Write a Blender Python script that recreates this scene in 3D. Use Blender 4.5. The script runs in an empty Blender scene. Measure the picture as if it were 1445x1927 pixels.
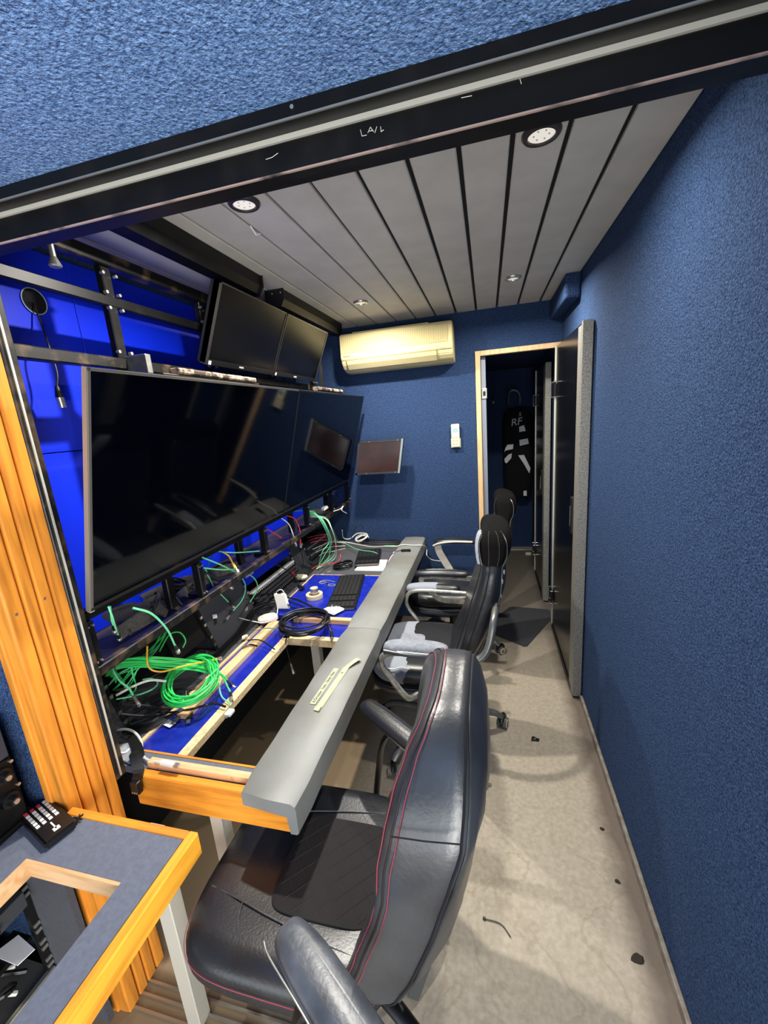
import bpy, bmesh, math, random
from mathutils import Vector, Matrix, noise
random.seed(7)
sc = bpy.context.scene
C = sc.collection

# ------------------------------------------------------------------ camera
F = 769.697
RM = Matrix(((0.96835739, 0.23733482, -0.07717612),
             (-0.01962744, -0.23585722, -0.97158949),
             (-0.24879456, 0.94236063, -0.22373581)))   # world -> camera (x right, y down, z forward)
EYE = Vector((0, 0, 1.6))
cam = bpy.data.objects.new('camera', bpy.data.cameras.new('camera'))
C.objects.link(cam)
cam.data.sensor_fit = 'HORIZONTAL'; cam.data.sensor_width = 36
cam.data.lens = F * 36 / 1445; cam.data.clip_start = 0.02
mw = Matrix.Identity(4)
for i in range(3):
    mw[i][0] = RM[0][i]; mw[i][1] = -RM[1][i]; mw[i][2] = -RM[2][i]; mw[i][3] = EYE[i]
cam.matrix_world = mw
sc.camera = cam

# ------------------------------------------------------------------ sky, lights, exposure
sc.view_settings.view_transform = 'Standard'; sc.view_settings.look = 'None'
sc.view_settings.gamma = 1; sc.view_settings.use_curve_mapping = False
sc.view_settings.exposure = 0.68
w = bpy.data.worlds.new('sky'); sc.world = w; w.use_nodes = True
wb = w.node_tree.nodes['Background']; wb.inputs[0].default_value = (0.86, 0.93, 1.0, 1); wb.inputs[1].default_value = 2.8
def area(name, loc, rot, sx, sy, e, col):
    l = bpy.data.lights.new(name, 'AREA'); l.shape = 'RECTANGLE'; l.size = sx; l.size_y = sy; l.energy = e; l.color = col
    o = bpy.data.objects.new(name, l); C.objects.link(o); o.location = loc; o.rotation_euler = rot; return o
# daylight through the open side door in the right wall, behind the camera
area('daylight_door', (0.568, -0.95, 0.95), (0, math.radians(115), 0), 1.4, 1.1, 50, (1, 0.97, 0.92))
DOWN_W = 15.5
def down(x, y, e):
    l = bpy.data.lights.new('downlight_lamp', 'AREA'); l.shape = 'DISK'; l.size = 0.05; l.energy = e; l.color = (1, 0.95, 0.86)
    l.spread = math.radians(165)
    o = bpy.data.objects.new('downlight_lamp', l); C.objects.link(o); o.location = (x, y, 2.233); return o
for x, y, k in ((0.142, 1.25, .38), (-0.68, 1.25, 1.2), (0.141, 2.41, .75), (-0.68, 2.43, 1.0)): down(x, y, DOWN_W * k)

W, H, D = 0.478, 2.247, 3.017     # right wall, ceiling, far wall

# ------------------------------------------------------------------ helpers
AX = {'x': 0, 'y': 1, 'z': 2}
def px(x, y, a, v):
    d = RM.transposed() @ Vector(((x - 722.5) / F, (y - 963.5) / F, 1))
    i = AX[a]
    return EYE + d * ((v - EYE[i]) / d[i])
def pln(x, y, off=0.0):          # point of the sloping front of the console
    d = RM.transposed() @ Vector(((x - 722.5) / F, (y - 963.5) / F, 1))
    n = Vector((1, 0, 0.35)); k = -1.19 + 0.35 * 0.66 + off
    return EYE + d * ((k - n.dot(EYE)) / n.dot(d))
def lin(c):
    if isinstance(c, str): c = tuple(int(c[i:i + 2], 16) / 255 for i in (0, 2, 4))
    return tuple((v / 12.92 if v <= 0.04045 else ((v + 0.055) / 1.055) ** 2.4) for v in c) + (1,)
MATS = {}
def mat(name, col, rough=0.5, metal=0.0, col2=None, scale=20, bump=0.0, bscale=None, stretch=None, detail=4, lo=0.35, hi=0.65,
        emit=0, coat=0, spec=None, sheen=0, bdist=0.004, alpha=None):
    if name in MATS: return MATS[name]
    m = bpy.data.materials.new(name); m.use_nodes = True; nt = m.node_tree; N = nt.nodes; L = nt.links
    b = N['Principled BSDF']; b.inputs['Base Color'].default_value = lin(col)
    b.inputs['Roughness'].default_value = rough; b.inputs['Metallic'].default_value = metal
    if spec is not None: b.inputs['Specular IOR Level'].default_value = spec
    if coat: b.inputs['Coat Weight'].default_value = coat; b.inputs['Coat Roughness'].default_value = 0.1
    if sheen: b.inputs['Sheen Weight'].default_value = sheen
    if emit: b.inputs['Emission Color'].default_value = lin(col); b.inputs['Emission Strength'].default_value = emit
    if alpha is not None: b.inputs['Alpha'].default_value = alpha
    if col2 or bump:
        tc = N.new('ShaderNodeTexCoord'); mp = N.new('ShaderNodeMapping'); L.new(tc.outputs['Object'], mp.inputs[0])
        if stretch: mp.inputs['Scale'].default_value = stretch
    if col2:
        n = N.new('ShaderNodeTexNoise'); n.inputs['Scale'].default_value = scale; n.inputs['Detail'].default_value = detail
        L.new(mp.outputs[0], n.inputs[0]); r = N.new('ShaderNodeValToRGB'); L.new(n.outputs[0], r.inputs[0])
        r.color_ramp.elements[0].position = lo; r.color_ramp.elements[0].color = lin(col)
        r.color_ramp.elements[1].position = hi; r.color_ramp.elements[1].color = lin(col2)
        L.new(r.outputs[0], b.inputs['Base Color'])
    if bump:
        n = N.new('ShaderNodeTexNoise'); n.inputs['Scale'].default_value = bscale or scale; n.inputs['Detail'].default_value = 3
        L.new(mp.outputs[0], n.inputs[0]); bp = N.new('ShaderNodeBump'); bp.inputs['Strength'].default_value = bump
        bp.inputs['Distance'].default_value = bdist
        L.new(n.outputs[0], bp.inputs['Height']); L.new(bp.outputs[0], b.inputs['Normal'])
    MATS[name] = m; return m

M = {}
M['carpet_c'] = mat('blue_carpet_lit', '33568c', 0.5, col2='7da4d8', scale=230, bump=1.0, bscale=190, bdist=0.007, spec=0.8, lo=0.32, hi=0.68)  # the blue carpet again, daylight on the near ceiling put into its colour
M['carpet'] = mat('blue_carpet', '1b2943', 0.9, col2='40577d', scale=240, bump=1.0, bscale=200, bdist=0.006, spec=0.08, lo=0.32, hi=0.68)
M['carpet_far'] = mat('blue_carpet_dark', '1a2740', 0.9, col2='384e74', scale=170, bump=0.8, bscale=150, bdist=0.004, spec=0.1, lo=0.3, hi=0.7)
M['slat'] = mat('ceiling_slat', 'bab6ac', 0.55, col2='c4c0b6', scale=8, bump=0.25, bscale=500, bdist=0.001)
M['gap'] = mat('slat_gap', '060606', 0.8)
M['oak'] = mat('oak', 'dc8c30', 0.38, col2='ab661e', scale=9, stretch=(6, 6, 0.55), detail=6, lo=0.42, hi=0.72, bump=0.1, bscale=30)
M['oak_x'] = mat('oak_along_x', 'e2922e', 0.38, col2='b56d1c', scale=9, stretch=(0.55, 6, 6), detail=6, lo=0.42, hi=0.72)
M['oak_y'] = mat('oak_along_y', 'f0ab35', 0.36, col2='cc8626', scale=9, stretch=(6, 0.55, 6), detail=6, lo=0.42, hi=0.72)
M['pine'] = mat('raw_pine', 'd8b98c', 0.6, col2='b98f5e', scale=10, stretch=(5, 0.6, 5), lo=0.4, hi=0.7)
M['pine_x'] = mat('raw_pine_x', 'd8b083', 0.6, col2='bd8d5a', scale=10, stretch=(0.6, 5, 5), lo=0.4, hi=0.7)
M['chip'] = mat('chipboard_edge', 'd9c49a', 0.8, col2='c0a67c', scale=90)
M['pine_z'] = mat('raw_pine_z', 'dcb98a', 0.55, col2='c79f6a', scale=10, stretch=(5, 5, 0.5), lo=0.4, hi=0.7)
M['steel'] = mat('black_steel', '0b0b0c', 0.42, col2='191716', scale=14, lo=0.5, hi=0.75, spec=0.22)
M['rust'] = mat('rusty_steel', '100f0f', 0.45, col2='54422f', spec=.35, scale=16, lo=0.52, hi=0.72, detail=5)
M['black'] = mat('black_plastic', '0d0d0e', 0.4)
M['blackm'] = mat('black_matt', '101011', 0.8)
M['alu'] = mat('aluminium', 'b9b6ac', 0.35, metal=0.85)
M['alup'] = mat('satin_aluminium', 'd8d4c6', 0.45, metal=0.5)
M['alutex'] = mat('patterned_aluminium', 'a8a59c', 0.5, metal=0.5, col2='6f6d68', scale=180)
M['chrome'] = mat('chrome', 'd8d8d8', 0.12, metal=1.0)
M['nickel'] = mat('nickel', 'd5d2c8', 0.3, metal=0.9)
M['blue'] = mat('blue_panel', '052ade', 0.5, col2='0426d2', scale=3, spec=.3)
M['bluelam'] = mat('blue_laminate', '14208c', 0.25, col2='1a2aa0', scale=30, coat=0.3)
M['vinyl'] = mat('grey_vinyl', '7d7f7c', 0.45, col2='6f6e68', scale=4, bump=0.15, bscale=9, bdist=0.01)
M['felt'] = mat('dark_grey_felt', '3a3b40', 0.95, col2='47484e', scale=300, bump=0.4, bscale=400, bdist=0.001)
M['slate'] = mat('slate_laminate', '595e6c', 0.75, col2='616777', scale=120, bump=0.2, bscale=250, bdist=0.001)
M['leather'] = mat('black_leather', '151619', 0.34, col2='23252a', scale=7, bump=0.35, bscale=160, bdist=0.0012, spec=0.6)
M['leatherw'] = mat('worn_leather', '26272a', 0.33, col2='3c3f43', scale=5, bump=0.3, bscale=90, bdist=0.002, spec=0.7)
M['leatherp'] = mat('leather_perforated', '141416', 0.5, col2='26262a', scale=240, bump=0.8, bscale=300, bdist=0.002)
M['peel'] = mat('peeled_backing', '858a93', 0.9, col2='70757e', scale=40, bump=0.3, bscale=200)
M['suede'] = mat('black_suede', '0a0909', 0.95, spec=.1)
M['red'] = mat('red_thread', '8c3444', 0.7)
M['armm'] = mat('grey_painted_tube', '6d6e6c', 0.35, metal=0.6, col2='85857f', scale=30)
M['armw'] = mat('worn_arm_metal', '9a9993', 0.3, metal=0.6, col2='c9c4b8', scale=40)
M['screen'] = mat('dark_screen', '010207', 0.06, spec=0.2)
M['screenm'] = mat('matt_screen', '050506', 0.25, spec=0.2)
M['bezel'] = mat('bezel_grey', '77726b', 0.35, metal=0.6)
M['ac'] = mat('ac_cream', 'd6c794', 0.5, spec=.3)
M['acg'] = mat('ac_grille', 'b9aa77', 0.7)
M['white'] = mat('white_plastic', 'e4e2dc', 0.45)
M['ivory'] = mat('ivory_plastic', 'dcd8b4', 0.5)
M['paper'] = mat('paper', 'e9e9ea', 0.8)
M['pink'] = mat('pink_paper', 'd9c3d8', 0.8)
M['green'] = mat('green_cable', '2fc45c', 0.4)
M['green2'] = mat('pale_green_cable', '6fd39a', 0.4)
M['cred'] = mat('red_cable', 'c8363c', 0.4)
M['cyel'] = mat('yellow_cable', 'e0a82e', 0.4)
M['cwhite'] = mat('white_cable', 'd9d7cc', 0.45)
M['cblack'] = mat('black_cable', '101011', 0.38)
M['tape'] = mat('masking_tape', 'b2b494', 0.7, col2='a4a684', scale=40)
M['ink'] = mat('ink', '1c1c1c', 0.7)
M['lens'] = mat('lamp_lens', 'efe9dd', 0.4, emit=0.35)
M['mat'] = mat('grey_floor_mat', '24252a', 0.95, col2='36373c', scale=200)
M['dirt'] = mat('dry_leaf', '2a241f', 0.9)
M['bag'] = mat('clear_bag', 'a9adb4', 0.25, col2='8d9096', scale=30)
M['bagblue'] = mat('blue_packet_edge', '2e7fc4', 0.4)
M['strap'] = mat('grey_webbing', '4a4743', 0.85, col2='3a3835', scale=120)
M['tealc'] = mat('teal_cable', '1e6a70', 0.4)
M['mirror'] = mat('reddish_screen', '3a2422', 0.12, col2='251b1b', scale=5)
M['dark'] = mat('dark_cloth', '07080c', 0.9)
M['edge'] = mat('gap_line', '04040a', 0.9)

def floor_mat():
    m = bpy.data.materials.new('floor_vinyl'); m.use_nodes = True; nt = m.node_tree; N = nt.nodes; L = nt.links
    b = N['Principled BSDF']; b.inputs['Roughness'].default_value = 0.55
    tc = N.new('ShaderNodeTexCoord')
    def nz(s, d, dist=0):
        n = N.new('ShaderNodeTexNoise'); n.inputs['Scale'].default_value = s; n.inputs['Detail'].default_value = d
        n.inputs['Distortion'].default_value = dist; L.new(tc.outputs['Object'], n.inputs[0]); return n.outputs[0]
    def ramp(src, stops):
        r = N.new('ShaderNodeValToRGB'); L.new(src, r.inputs[0])
        while len(r.color_ramp.elements) < len(stops): r.color_ramp.elements.new(0.5)
        for e, (p, c) in zip(r.color_ramp.elements, stops): e.position = p; e.color = lin(c)
        return r.outputs[0]
    def mix(a, c, fac, mode='MIX'):
        x = N.new('ShaderNodeMix'); x.data_type = 'RGBA'; x.blend_type = mode
        for s, v in ((6, a), (7, c), (0, fac)):
            if isinstance(v, (int, float)): x.inputs[s].default_value = v
            elif isinstance(v, tuple): x.inputs[s].default_value = v
            else: L.new(v, x.inputs[s])
        return x.outputs[2]
    base = ramp(nz(26, 6), [(0.35, '9d917e'), (0.6, 'ab9f8d')])
    pale = ramp(nz(60, 5), [(0.35, '9c917f'), (0.65, 'b4aa99')])
    c = mix(base, pale, 0.6)
    yel = ramp(nz(1.6, 3), [(0.45, '000000'), (0.7, '6a6a6a')]); c = mix(c, lin('94835c'), yel)
    # dried water-line rings
    ring = ramp(nz(3.2, 7, 0.3), [(0.485, '000000'), (0.5, '909090'), (0.515, '000000')])
    sp = N.new('ShaderNodeSeparateXYZ'); L.new(tc.outputs['Object'], sp.inputs[0])
    def rng(src, a, b_, ta=0.0, tb=1.0):
        r = N.new('ShaderNodeMapRange'); r.inputs[1].default_value = a; r.inputs[2].default_value = b_
        r.inputs[3].default_value = ta; r.inputs[4].default_value = tb; L.new(src, r.inputs[0]); return r.outputs[0]
    def mul(a, b_):
        x = N.new('ShaderNodeMath'); x.operation = 'MULTIPLY'
        for i, v in enumerate((a, b_)):
            if isinstance(v, float): x.inputs[i].default_value = v
            else: L.new(v, x.inputs[i])
        return x.outputs[0]
    c = mix(c, lin('6e5d45'), mul(ring, rng(sp.outputs[1], 1.5, 1.2)))
    # trodden dirt along the skirting; under the desk dirt with painted-in shade
    n2 = nz(9, 5)
    add = N.new('ShaderNodeMath'); add.operation = 'MULTIPLY_ADD'; L.new(n2, add.inputs[0]); add.inputs[1].default_value = 0.07; L.new(sp.outputs[0], add.inputs[2])
    c = mix(c, lin('584b42'), mul(rng(add.outputs[0], 0.40, 0.47), 0.85))
    c = mix(c, lin('806c50'), mul(rng(add.outputs[0], -0.50, -0.62), 0.92))
    c = mix(c, lin('55504c'), mul(rng(sp.outputs[1], 2.3, 3.1), 0.7))  # floor tone darker towards the far doorway
    L.new(c, b.inputs['Base Color'])
    bp = N.new('ShaderNodeBump'); bp.inputs['Strength'].default_value = 0.15; bp.inputs['Distance'].default_value = 0.002
    L.new(nz(60, 4), bp.inputs['Height']); L.new(bp.outputs[0], b.inputs['Normal'])
    return m
M['floor'] = floor_mat()

ORG = {}
def org(o): return ORG.get(o.name, Vector((0, 0, 0)))
def thing(name, label, cat, loc, group=None):
    o = bpy.data.objects.new(name, None); C.objects.link(o); o.location = loc; o.empty_display_size = 0.05
    ORG[o.name] = Vector(loc); o['label'] = label; o['category'] = cat
    if group: o['group'] = group
    return o
def tag(o, label, cat, group=None):
    o['label'] = label; o['category'] = cat
    if group: o['group'] = group
    return o
def obj(name, bm, m, parent=None, smooth=False, loc=None):
    me = bpy.data.meshes.new(name)
    bmesh.ops.recalc_face_normals(bm, faces=bm.faces)
    if parent is not None: o0 = org(parent)
    else:
        if loc is None:
            xs = [v.co for v in bm.verts]
            loc = Vector([(min(v[i] for v in xs) + max(v[i] for v in xs)) / 2 for i in (0, 1)] + [min(v[2] for v in xs)])
        o0 = Vector(loc)
    for v in bm.verts: v.co -= o0
    if smooth:
        for f in bm.faces: f.smooth = True
        for e in bm.edges:
            if len(e.link_faces) == 2 and e.calc_face_angle(0) > 0.7: e.smooth = False
    bm.to_mesh(me); bm.free()
    for mm in (m if isinstance(m, (list, tuple)) else [m]): me.materials.append(mm)
    o = bpy.data.objects.new(name, me); C.objects.link(o)
    if parent is not None: o.parent = parent
    else: o.location = o0
    ORG[o.name] = o0
    return o
def struct(name, bm, m, parent=None, loc=(0, 0, 0)):
    o = obj(name, bm, m, parent, loc=None if parent else loc)
    if parent is None: o['kind'] = 'structure'
    return o
def new(): return bmesh.new()
def box(bm, x0, x1, y0, y1, z0, z1, bev=0, seg=2, rot=None, mi=0):
    """axis-aligned box, optionally bevelled and turned by rot=(Matrix3, pivot)"""
    t = bmesh.new(); bmesh.ops.create_cube(t, size=1)
    for v in t.verts:
        v.co = Vector(((x0 + x1) / 2 + v.co.x * (x1 - x0), (y0 + y1) / 2 + v.co.y * (y1 - y0), (z0 + z1) / 2 + v.co.z * (z1 - z0)))
    if bev: bmesh.ops.bevel(t, geom=list(t.edges), offset=bev, segments=seg, affect='EDGES', profile=0.5)
    merge(bm, t, rot, mi); return bm
def merge(bm, t, rot=None, mi=0):
    mp = {}
    for v in t.verts:
        co = v.co.copy()
        if rot: co = rot[0] @ (co - rot[1]) + rot[1]
        mp[v] = bm.verts.new(co)
    for f in t.faces:
        try: nf = bm.faces.new([mp[v] for v in f.verts]); nf.material_index = mi; nf.smooth = f.smooth
        except ValueError: pass
    t.free()
def B(x0, x1, y0, y1, z0, z1, bev=0, seg=2, rot=None): return box(new(), x0, x1, y0, y1, z0, z1, bev, seg, rot)
def prism(bm, pts, axis, a, b, mi=0):
    """polygon pts (2-D) extruded along axis from a to b; pts are the other two coords in xyz order"""
    def mk(p, t):
        if axis == 'x': return Vector((t, p[0], p[1]))
        if axis == 'y': return Vector((p[0], t, p[1]))
        return Vector((p[0], p[1], t))
    A = [bm.verts.new(mk(p, a)) for p in pts]; Bv = [bm.verts.new(mk(p, b)) for p in pts]
    n = len(pts); fs = [bm.faces.new(A), bm.faces.new(Bv[::-1])]
    for i in range(n): fs.append(bm.faces.new((A[i], A[(i + 1) % n], Bv[(i + 1) % n], Bv[i])))
    for f in fs: f.material_index = mi
    return bm
def cyl(bm, p, q, r, r2=None, n=16, mi=0):
    p = Vector(p); q = Vector(q); d = (q - p); L_ = d.length; d.normalize()
    u = d.orthogonal().normalized(); v = d.cross(u)
    r2 = r if r2 is None else r2
    A = [bm.verts.new(p + (u * math.cos(t) + v * math.sin(t)) * r) for t in [2 * math.pi * i / n for i in range(n)]]
    Bv = [bm.verts.new(q + (u * math.cos(t) + v * math.sin(t)) * r2) for t in [2 * math.pi * i / n for i in range(n)]]
    fs = [bm.faces.new(A[::-1]), bm.faces.new(Bv)]
    for i in range(n):
        f = bm.faces.new((A[i], A[(i + 1) % n], Bv[(i + 1) % n], Bv[i])); fs.append(f)
    for f in fs: f.material_index = mi
    return bm
def smoothpts(P, k=6):
    P = [Vector(p) for p in P]
    if len(P) < 3: return P
    Q = [2 * P[0] - P[1]] + P + [2 * P[-1] - P[-2]]; out = []
    for i in range(1, len(Q) - 2):
        a, b, c, d = Q[i - 1:i + 3]
        for j in range(k):
            t = j / k
            out.append(0.5 * ((2 * b) + (c - a) * t + (2 * a - 5 * b + 4 * c - d) * t * t + (3 * b - a - 3 * c + d) * t ** 3))
    out.append(P[-1]); return out
def tube(bm, P, r, n=8, k=6, flat=1.0, radii=None, dash=None, raw=False):
    S = [Vector(p) for p in P] if raw else smoothpts(P, k)
    u = None; rings = []
    for i, p in enumerate(S):
        d = (S[min(i + 1, len(S) - 1)] - S[max(i - 1, 0)])
        if d.length < 1e-9: d = Vector((0, 0, 1))
        d.normalize()
        if u is None:
            u = Vector((0, 0, 1)).cross(d)
            if u.length < 0.2: u = Vector((0, 1, 0)).cross(d)
        u = (u - d * u.dot(d)); u.normalize(); v = d.cross(u)
        rr = r if radii is None else r * radii(i / (len(S) - 1))
        rings.append([bm.verts.new(p + u * math.cos(t) * rr + v * math.sin(t) * rr * flat) for t in [2 * math.pi * j / n for j in range(n)]])
    for i in range(len(rings) - 1):
        if dash and (i // dash) % 2: continue
        for j in range(n): bm.faces.new((rings[i][j], rings[i][(j + 1) % n], rings[i + 1][(j + 1) % n], rings[i + 1][j]))
    if not dash:
        bm.faces.new(rings[0][::-1]); bm.faces.new(rings[-1])
    else:
        for v in [v for v in bm.verts if not v.link_faces]: bm.verts.remove(v)
    return bm
def ribbon(bm, P, wdt, th, up=Vector((0, 0, 1)), k=6):
    S = smoothpts(P, k); rings = []
    for i, p in enumerate(S):
        d = (S[min(i + 1, len(S) - 1)] - S[max(i - 1, 0)]).normalized(); s = d.cross(up)
        if s.length < 0.1: s = Vector((1, 0, 0))
        s.normalize(); nn = s.cross(d)
        rings.append([bm.verts.new(p + s * a * wdt / 2 + nn * b * th / 2) for a, b in ((-1, -1), (1, -1), (1, 1), (-1, 1))])
    for i in range(len(rings) - 1):
        for j in range(4): bm.faces.new((rings[i][j], rings[i][(j + 1) % 4], rings[i + 1][(j + 1) % 4], rings[i + 1][j]))
    bm.faces.new(rings[0][::-1]); bm.faces.new(rings[-1]); return bm
def loft(bm, rings, mi=0, cap=True):
    R = [[bm.verts.new(p) for p in ring] for ring in rings]; n = len(R[0])
    for i in range(len(R) - 1):
        for j in range(n):
            f = bm.faces.new((R[i][j], R[i][(j + 1) % n], R[i + 1][(j + 1) % n], R[i + 1][j])); f.material_index = mi
    if cap: bm.faces.new(R[0][::-1]).material_index = mi; bm.faces.new(R[-1]).material_index = mi
    return bm
def se(t, e):
    c, s = math.cos(t), math.sin(t)
    return math.copysign(abs(c) ** (2 / e), c), math.copysign(abs(s) ** (2 / e), s)
def sphere(bm, c, r, sz=(1, 1, 1), n=16):
    t = bmesh.new(); bmesh.ops.create_uvsphere(t, u_segments=n, v_segments=n // 2, radius=r)
    for v in t.verts: v.co = Vector((v.co.x * sz[0], v.co.y * sz[1], v.co.z * sz[2])) + Vector(c)
    merge(bm, t); return bm
def grid_plane(bm, x0, x1, y0, y1, z): box(bm, x0, x1, y0, y1, z - 0.05, z); return bm
def text(name, s, size, m, origin, ux, uy, parent, ext=0.0004, sx=1.0):
    """flat lettering as a mesh lying in the plane of ux (reading direction) and uy (up)"""
    cu = bpy.data.curves.new(name, 'FONT'); cu.body = s; cu.size = size; cu.extrude = ext
    t = bpy.data.objects.new('tmp', cu); C.objects.link(t)
    bpy.context.view_layer.update()
    me = bpy.data.meshes.new_from_object(t.evaluated_get(bpy.context.evaluated_depsgraph_get()))
    bm = bmesh.new(); bm.from_mesh(me); bpy.data.objects.remove(t); bpy.data.curves.remove(cu); bpy.data.meshes.remove(me)
    ux = Vector(ux).normalized(); uy = Vector(uy).normalized(); uz = ux.cross(uy)
    for v in bm.verts: v.co = Vector(origin) + ux * v.co.x * sx + uy * v.co.y + uz * v.co.z
    return obj(name, bm, m, parent)
def rotm(axis, deg, piv): return (Matrix.Rotation(math.radians(deg), 3, axis), Vector(piv))

# ================================================================== the setting
struct('floor', B(-2.1, W + .1, -1.6, 4.9, -0.06, 0), M['floor'])
bm = B(-1.45, W + .1, 0.70, D + .1, H + 0.012, H + 0.06)
for f in bm.faces: f.material_index = 1
SL = [-1.395, -1.266, -1.143, -1.020, -.888, -.745, -.601, -.463, -.328, -.190, -.057, .075, .208, .343, W + .004]
for a, b in zip(SL[:-1], SL[1:]):
    g = 0.0045 if b < -.3 else 0.0065
    box(bm, a + g, b - g, 0.70, D + .004, H, H + 0.014, 0.003, 1)
struct('ceiling', bm, [M['slat'], M['gap']])
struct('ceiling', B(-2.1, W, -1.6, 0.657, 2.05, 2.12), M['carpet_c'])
bm = new(); box(bm, W, W + .1, -.38, 4.9, 0, 2.3); box(bm, W, W + .1, -1.6, -.38, 2.04, 2.3)
struct('wall_right', bm, M['carpet'])
struct('wall_back', B(-2.1, W, -1.66, -1.6, 1.30, 2.12), M['carpet'])  # unseen upper wall, added to keep sky light off the right wall top
struct('wall_left', B(-2.2, -2.1, -1.6, .70, 0, 2.12), M['carpet'])
bm = new(); box(bm, -1.45, -.068, D, D + .06, 0, 2.3); box(bm, -.068, W, D, D + .06, 1.986, 2.3)
struct('wall_far', bm, M['carpet_far'])
struct('wall_left', B(-1.47, -1.40, .60, D + .06, 0, 2.3), M['carpet'])
struct('wall_near_left', B(-2.1, -1.061, .594, .70, 0, 2.05), M['carpet'])
struct('baseboard_right', B(W - .014, W - .0005, -.38, 2.14, 0.0005, .034, .003), mat('skirting', '8f877c', .6, col2='6d6258', scale=30))
# room beyond the doorway
bm = new(); box(bm, -.12, -.08, D + .07, 4.8, 0, 2.0); box(bm, -.12, W, 4.8, 4.86, 0, 2.05); box(bm, -.12, W, D + .07, 4.86, 2.0, 2.05)
struct('wall_back', bm, M['carpet_far'])
# doorway timber
bm = new(); box(bm, -.072, -.038, D - .018, D + .02, 0.001, 1.988, .003); box(bm, -.039, W - .002, D - .018, D + .02, 1.955, 1.988, .004)
t1 = struct('trim_1', bm, M['pine_z'])
bm = B(-.036, -.004, D + .03, D + .064, 0.001, 1.953, .003)
t2 = struct('trim_2', bm, mat('pale_jamb', '8f97a8', .6))
bm = B(-.034, .002, D + .022, D + .031, 1.675, 1.745, .002); sp = obj('strike_plate', bm, M['nickel'], t2)
obj('latch_hole', B(-.024, -.008, D + .018, D + .0225, 1.695, 1.725), M['black'], sp)
# oak jamb of the opening, grooved boards on its inner face
bm = new()
box(bm, -1.06, -1.031, .592, .722, 0.001, 1.982)
for a, b in ((.592, .625), (.630, .656), (.661, .688), (.693, .722)): box(bm, -1.035, -1.020, a, b, 0.001, 1.982, .0035, 2)
box(bm, -1.078, -1.056, .586, .600, 0.001, 1.982, .003)
t3 = struct('trim_3', bm, M['oak'])
for i, (x, y) in enumerate(((30, 1157), (83, 1127), (186, 1536))):
    p = px(x, y, 'x', -1.0195); obj('screw', cyl(new(), p, p + Vector((.002, 0, 0)), .003), M['nickel'], t3)
# header beam with its sliding track
bm = new()
box(bm, -2.1, W, .657, .692, 2.030, 2.06, .002, 1); box(bm, -2.1, W, .687, .712, 1.982, 2.0225, .0015, 1); box(bm, -2.1, W, .695, .76, 2.0, H + .01)
t4 = struct('trim_4', bm, M['steel'])
obj('track_strip', B(-2.1, W, .6845, .700, 2.0226, 2.0298), M['alup'], t4)
obj('worn_edge', B(-2.1, W, .6862, .690, 1.9812, 1.9835), mat('worn_edge', 'a08a80', .4, col2='2a2726', scale=22, lo=.5, hi=.7), t4)
obj('upper_lip', B(-2.1, W, .6560, .6585, 2.0285, 2.0312), M['alu'], t4)
# scratches left on the beam
bm = new()
rnd = random.Random(3)
for x0, y0, x1, y1 in ((678, 244, 681, 256), (681, 256, 690, 254), (692, 250, 697, 239), (697, 239, 703, 248), (695, 247, 702, 245), (705, 250, 709, 238), (716, 238, 717, 248), (717, 248, 722, 244), (500, 300, 512, 296), (512, 296, 523, 288), (868, 184, 888, 180), (978, 148, 981, 158), (640, 231, 655, 227)):
    a = px(x0, y0, 'y', .6865); b = px(x1, y1, 'y', .6865); tube(bm, [a, (a + b) / 2, b], .0005, n=4)
obj('scratch_marks', bm, mat('scratch', 'c8c4ba', .6), t4)
p = px(549, 201, 'y', .6565); obj('screw', cyl(new(), p, p + Vector((0, -.001, 0)), .0028), M['nickel'], t4)
# black frame of the sliding partition against the jamb
bm = new(); box(bm, -1.062, -1.020, .7235, .754, .672, 1.981, .002, 1)
t5 = struct('trim_5', bm, M['rust'])
obj('edge_strip', B(-1.0195, -1.0165, .7335, .7375, .68, 1.981), M['alup'], t5)
# floor track of the partition
bm = new()
for y in (.602, .632, .660): box(bm, -1.06, W - .02, y, y + .006, 0.0005, .006)
struct('trim_6', bm, M['alu'])
# carpeted duct in the corner above the door
struct('trim_7', B(.40, W - .001, 2.47, D - .001, 2.125, H - .001, .012, 2), M['carpet_far'])

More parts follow.
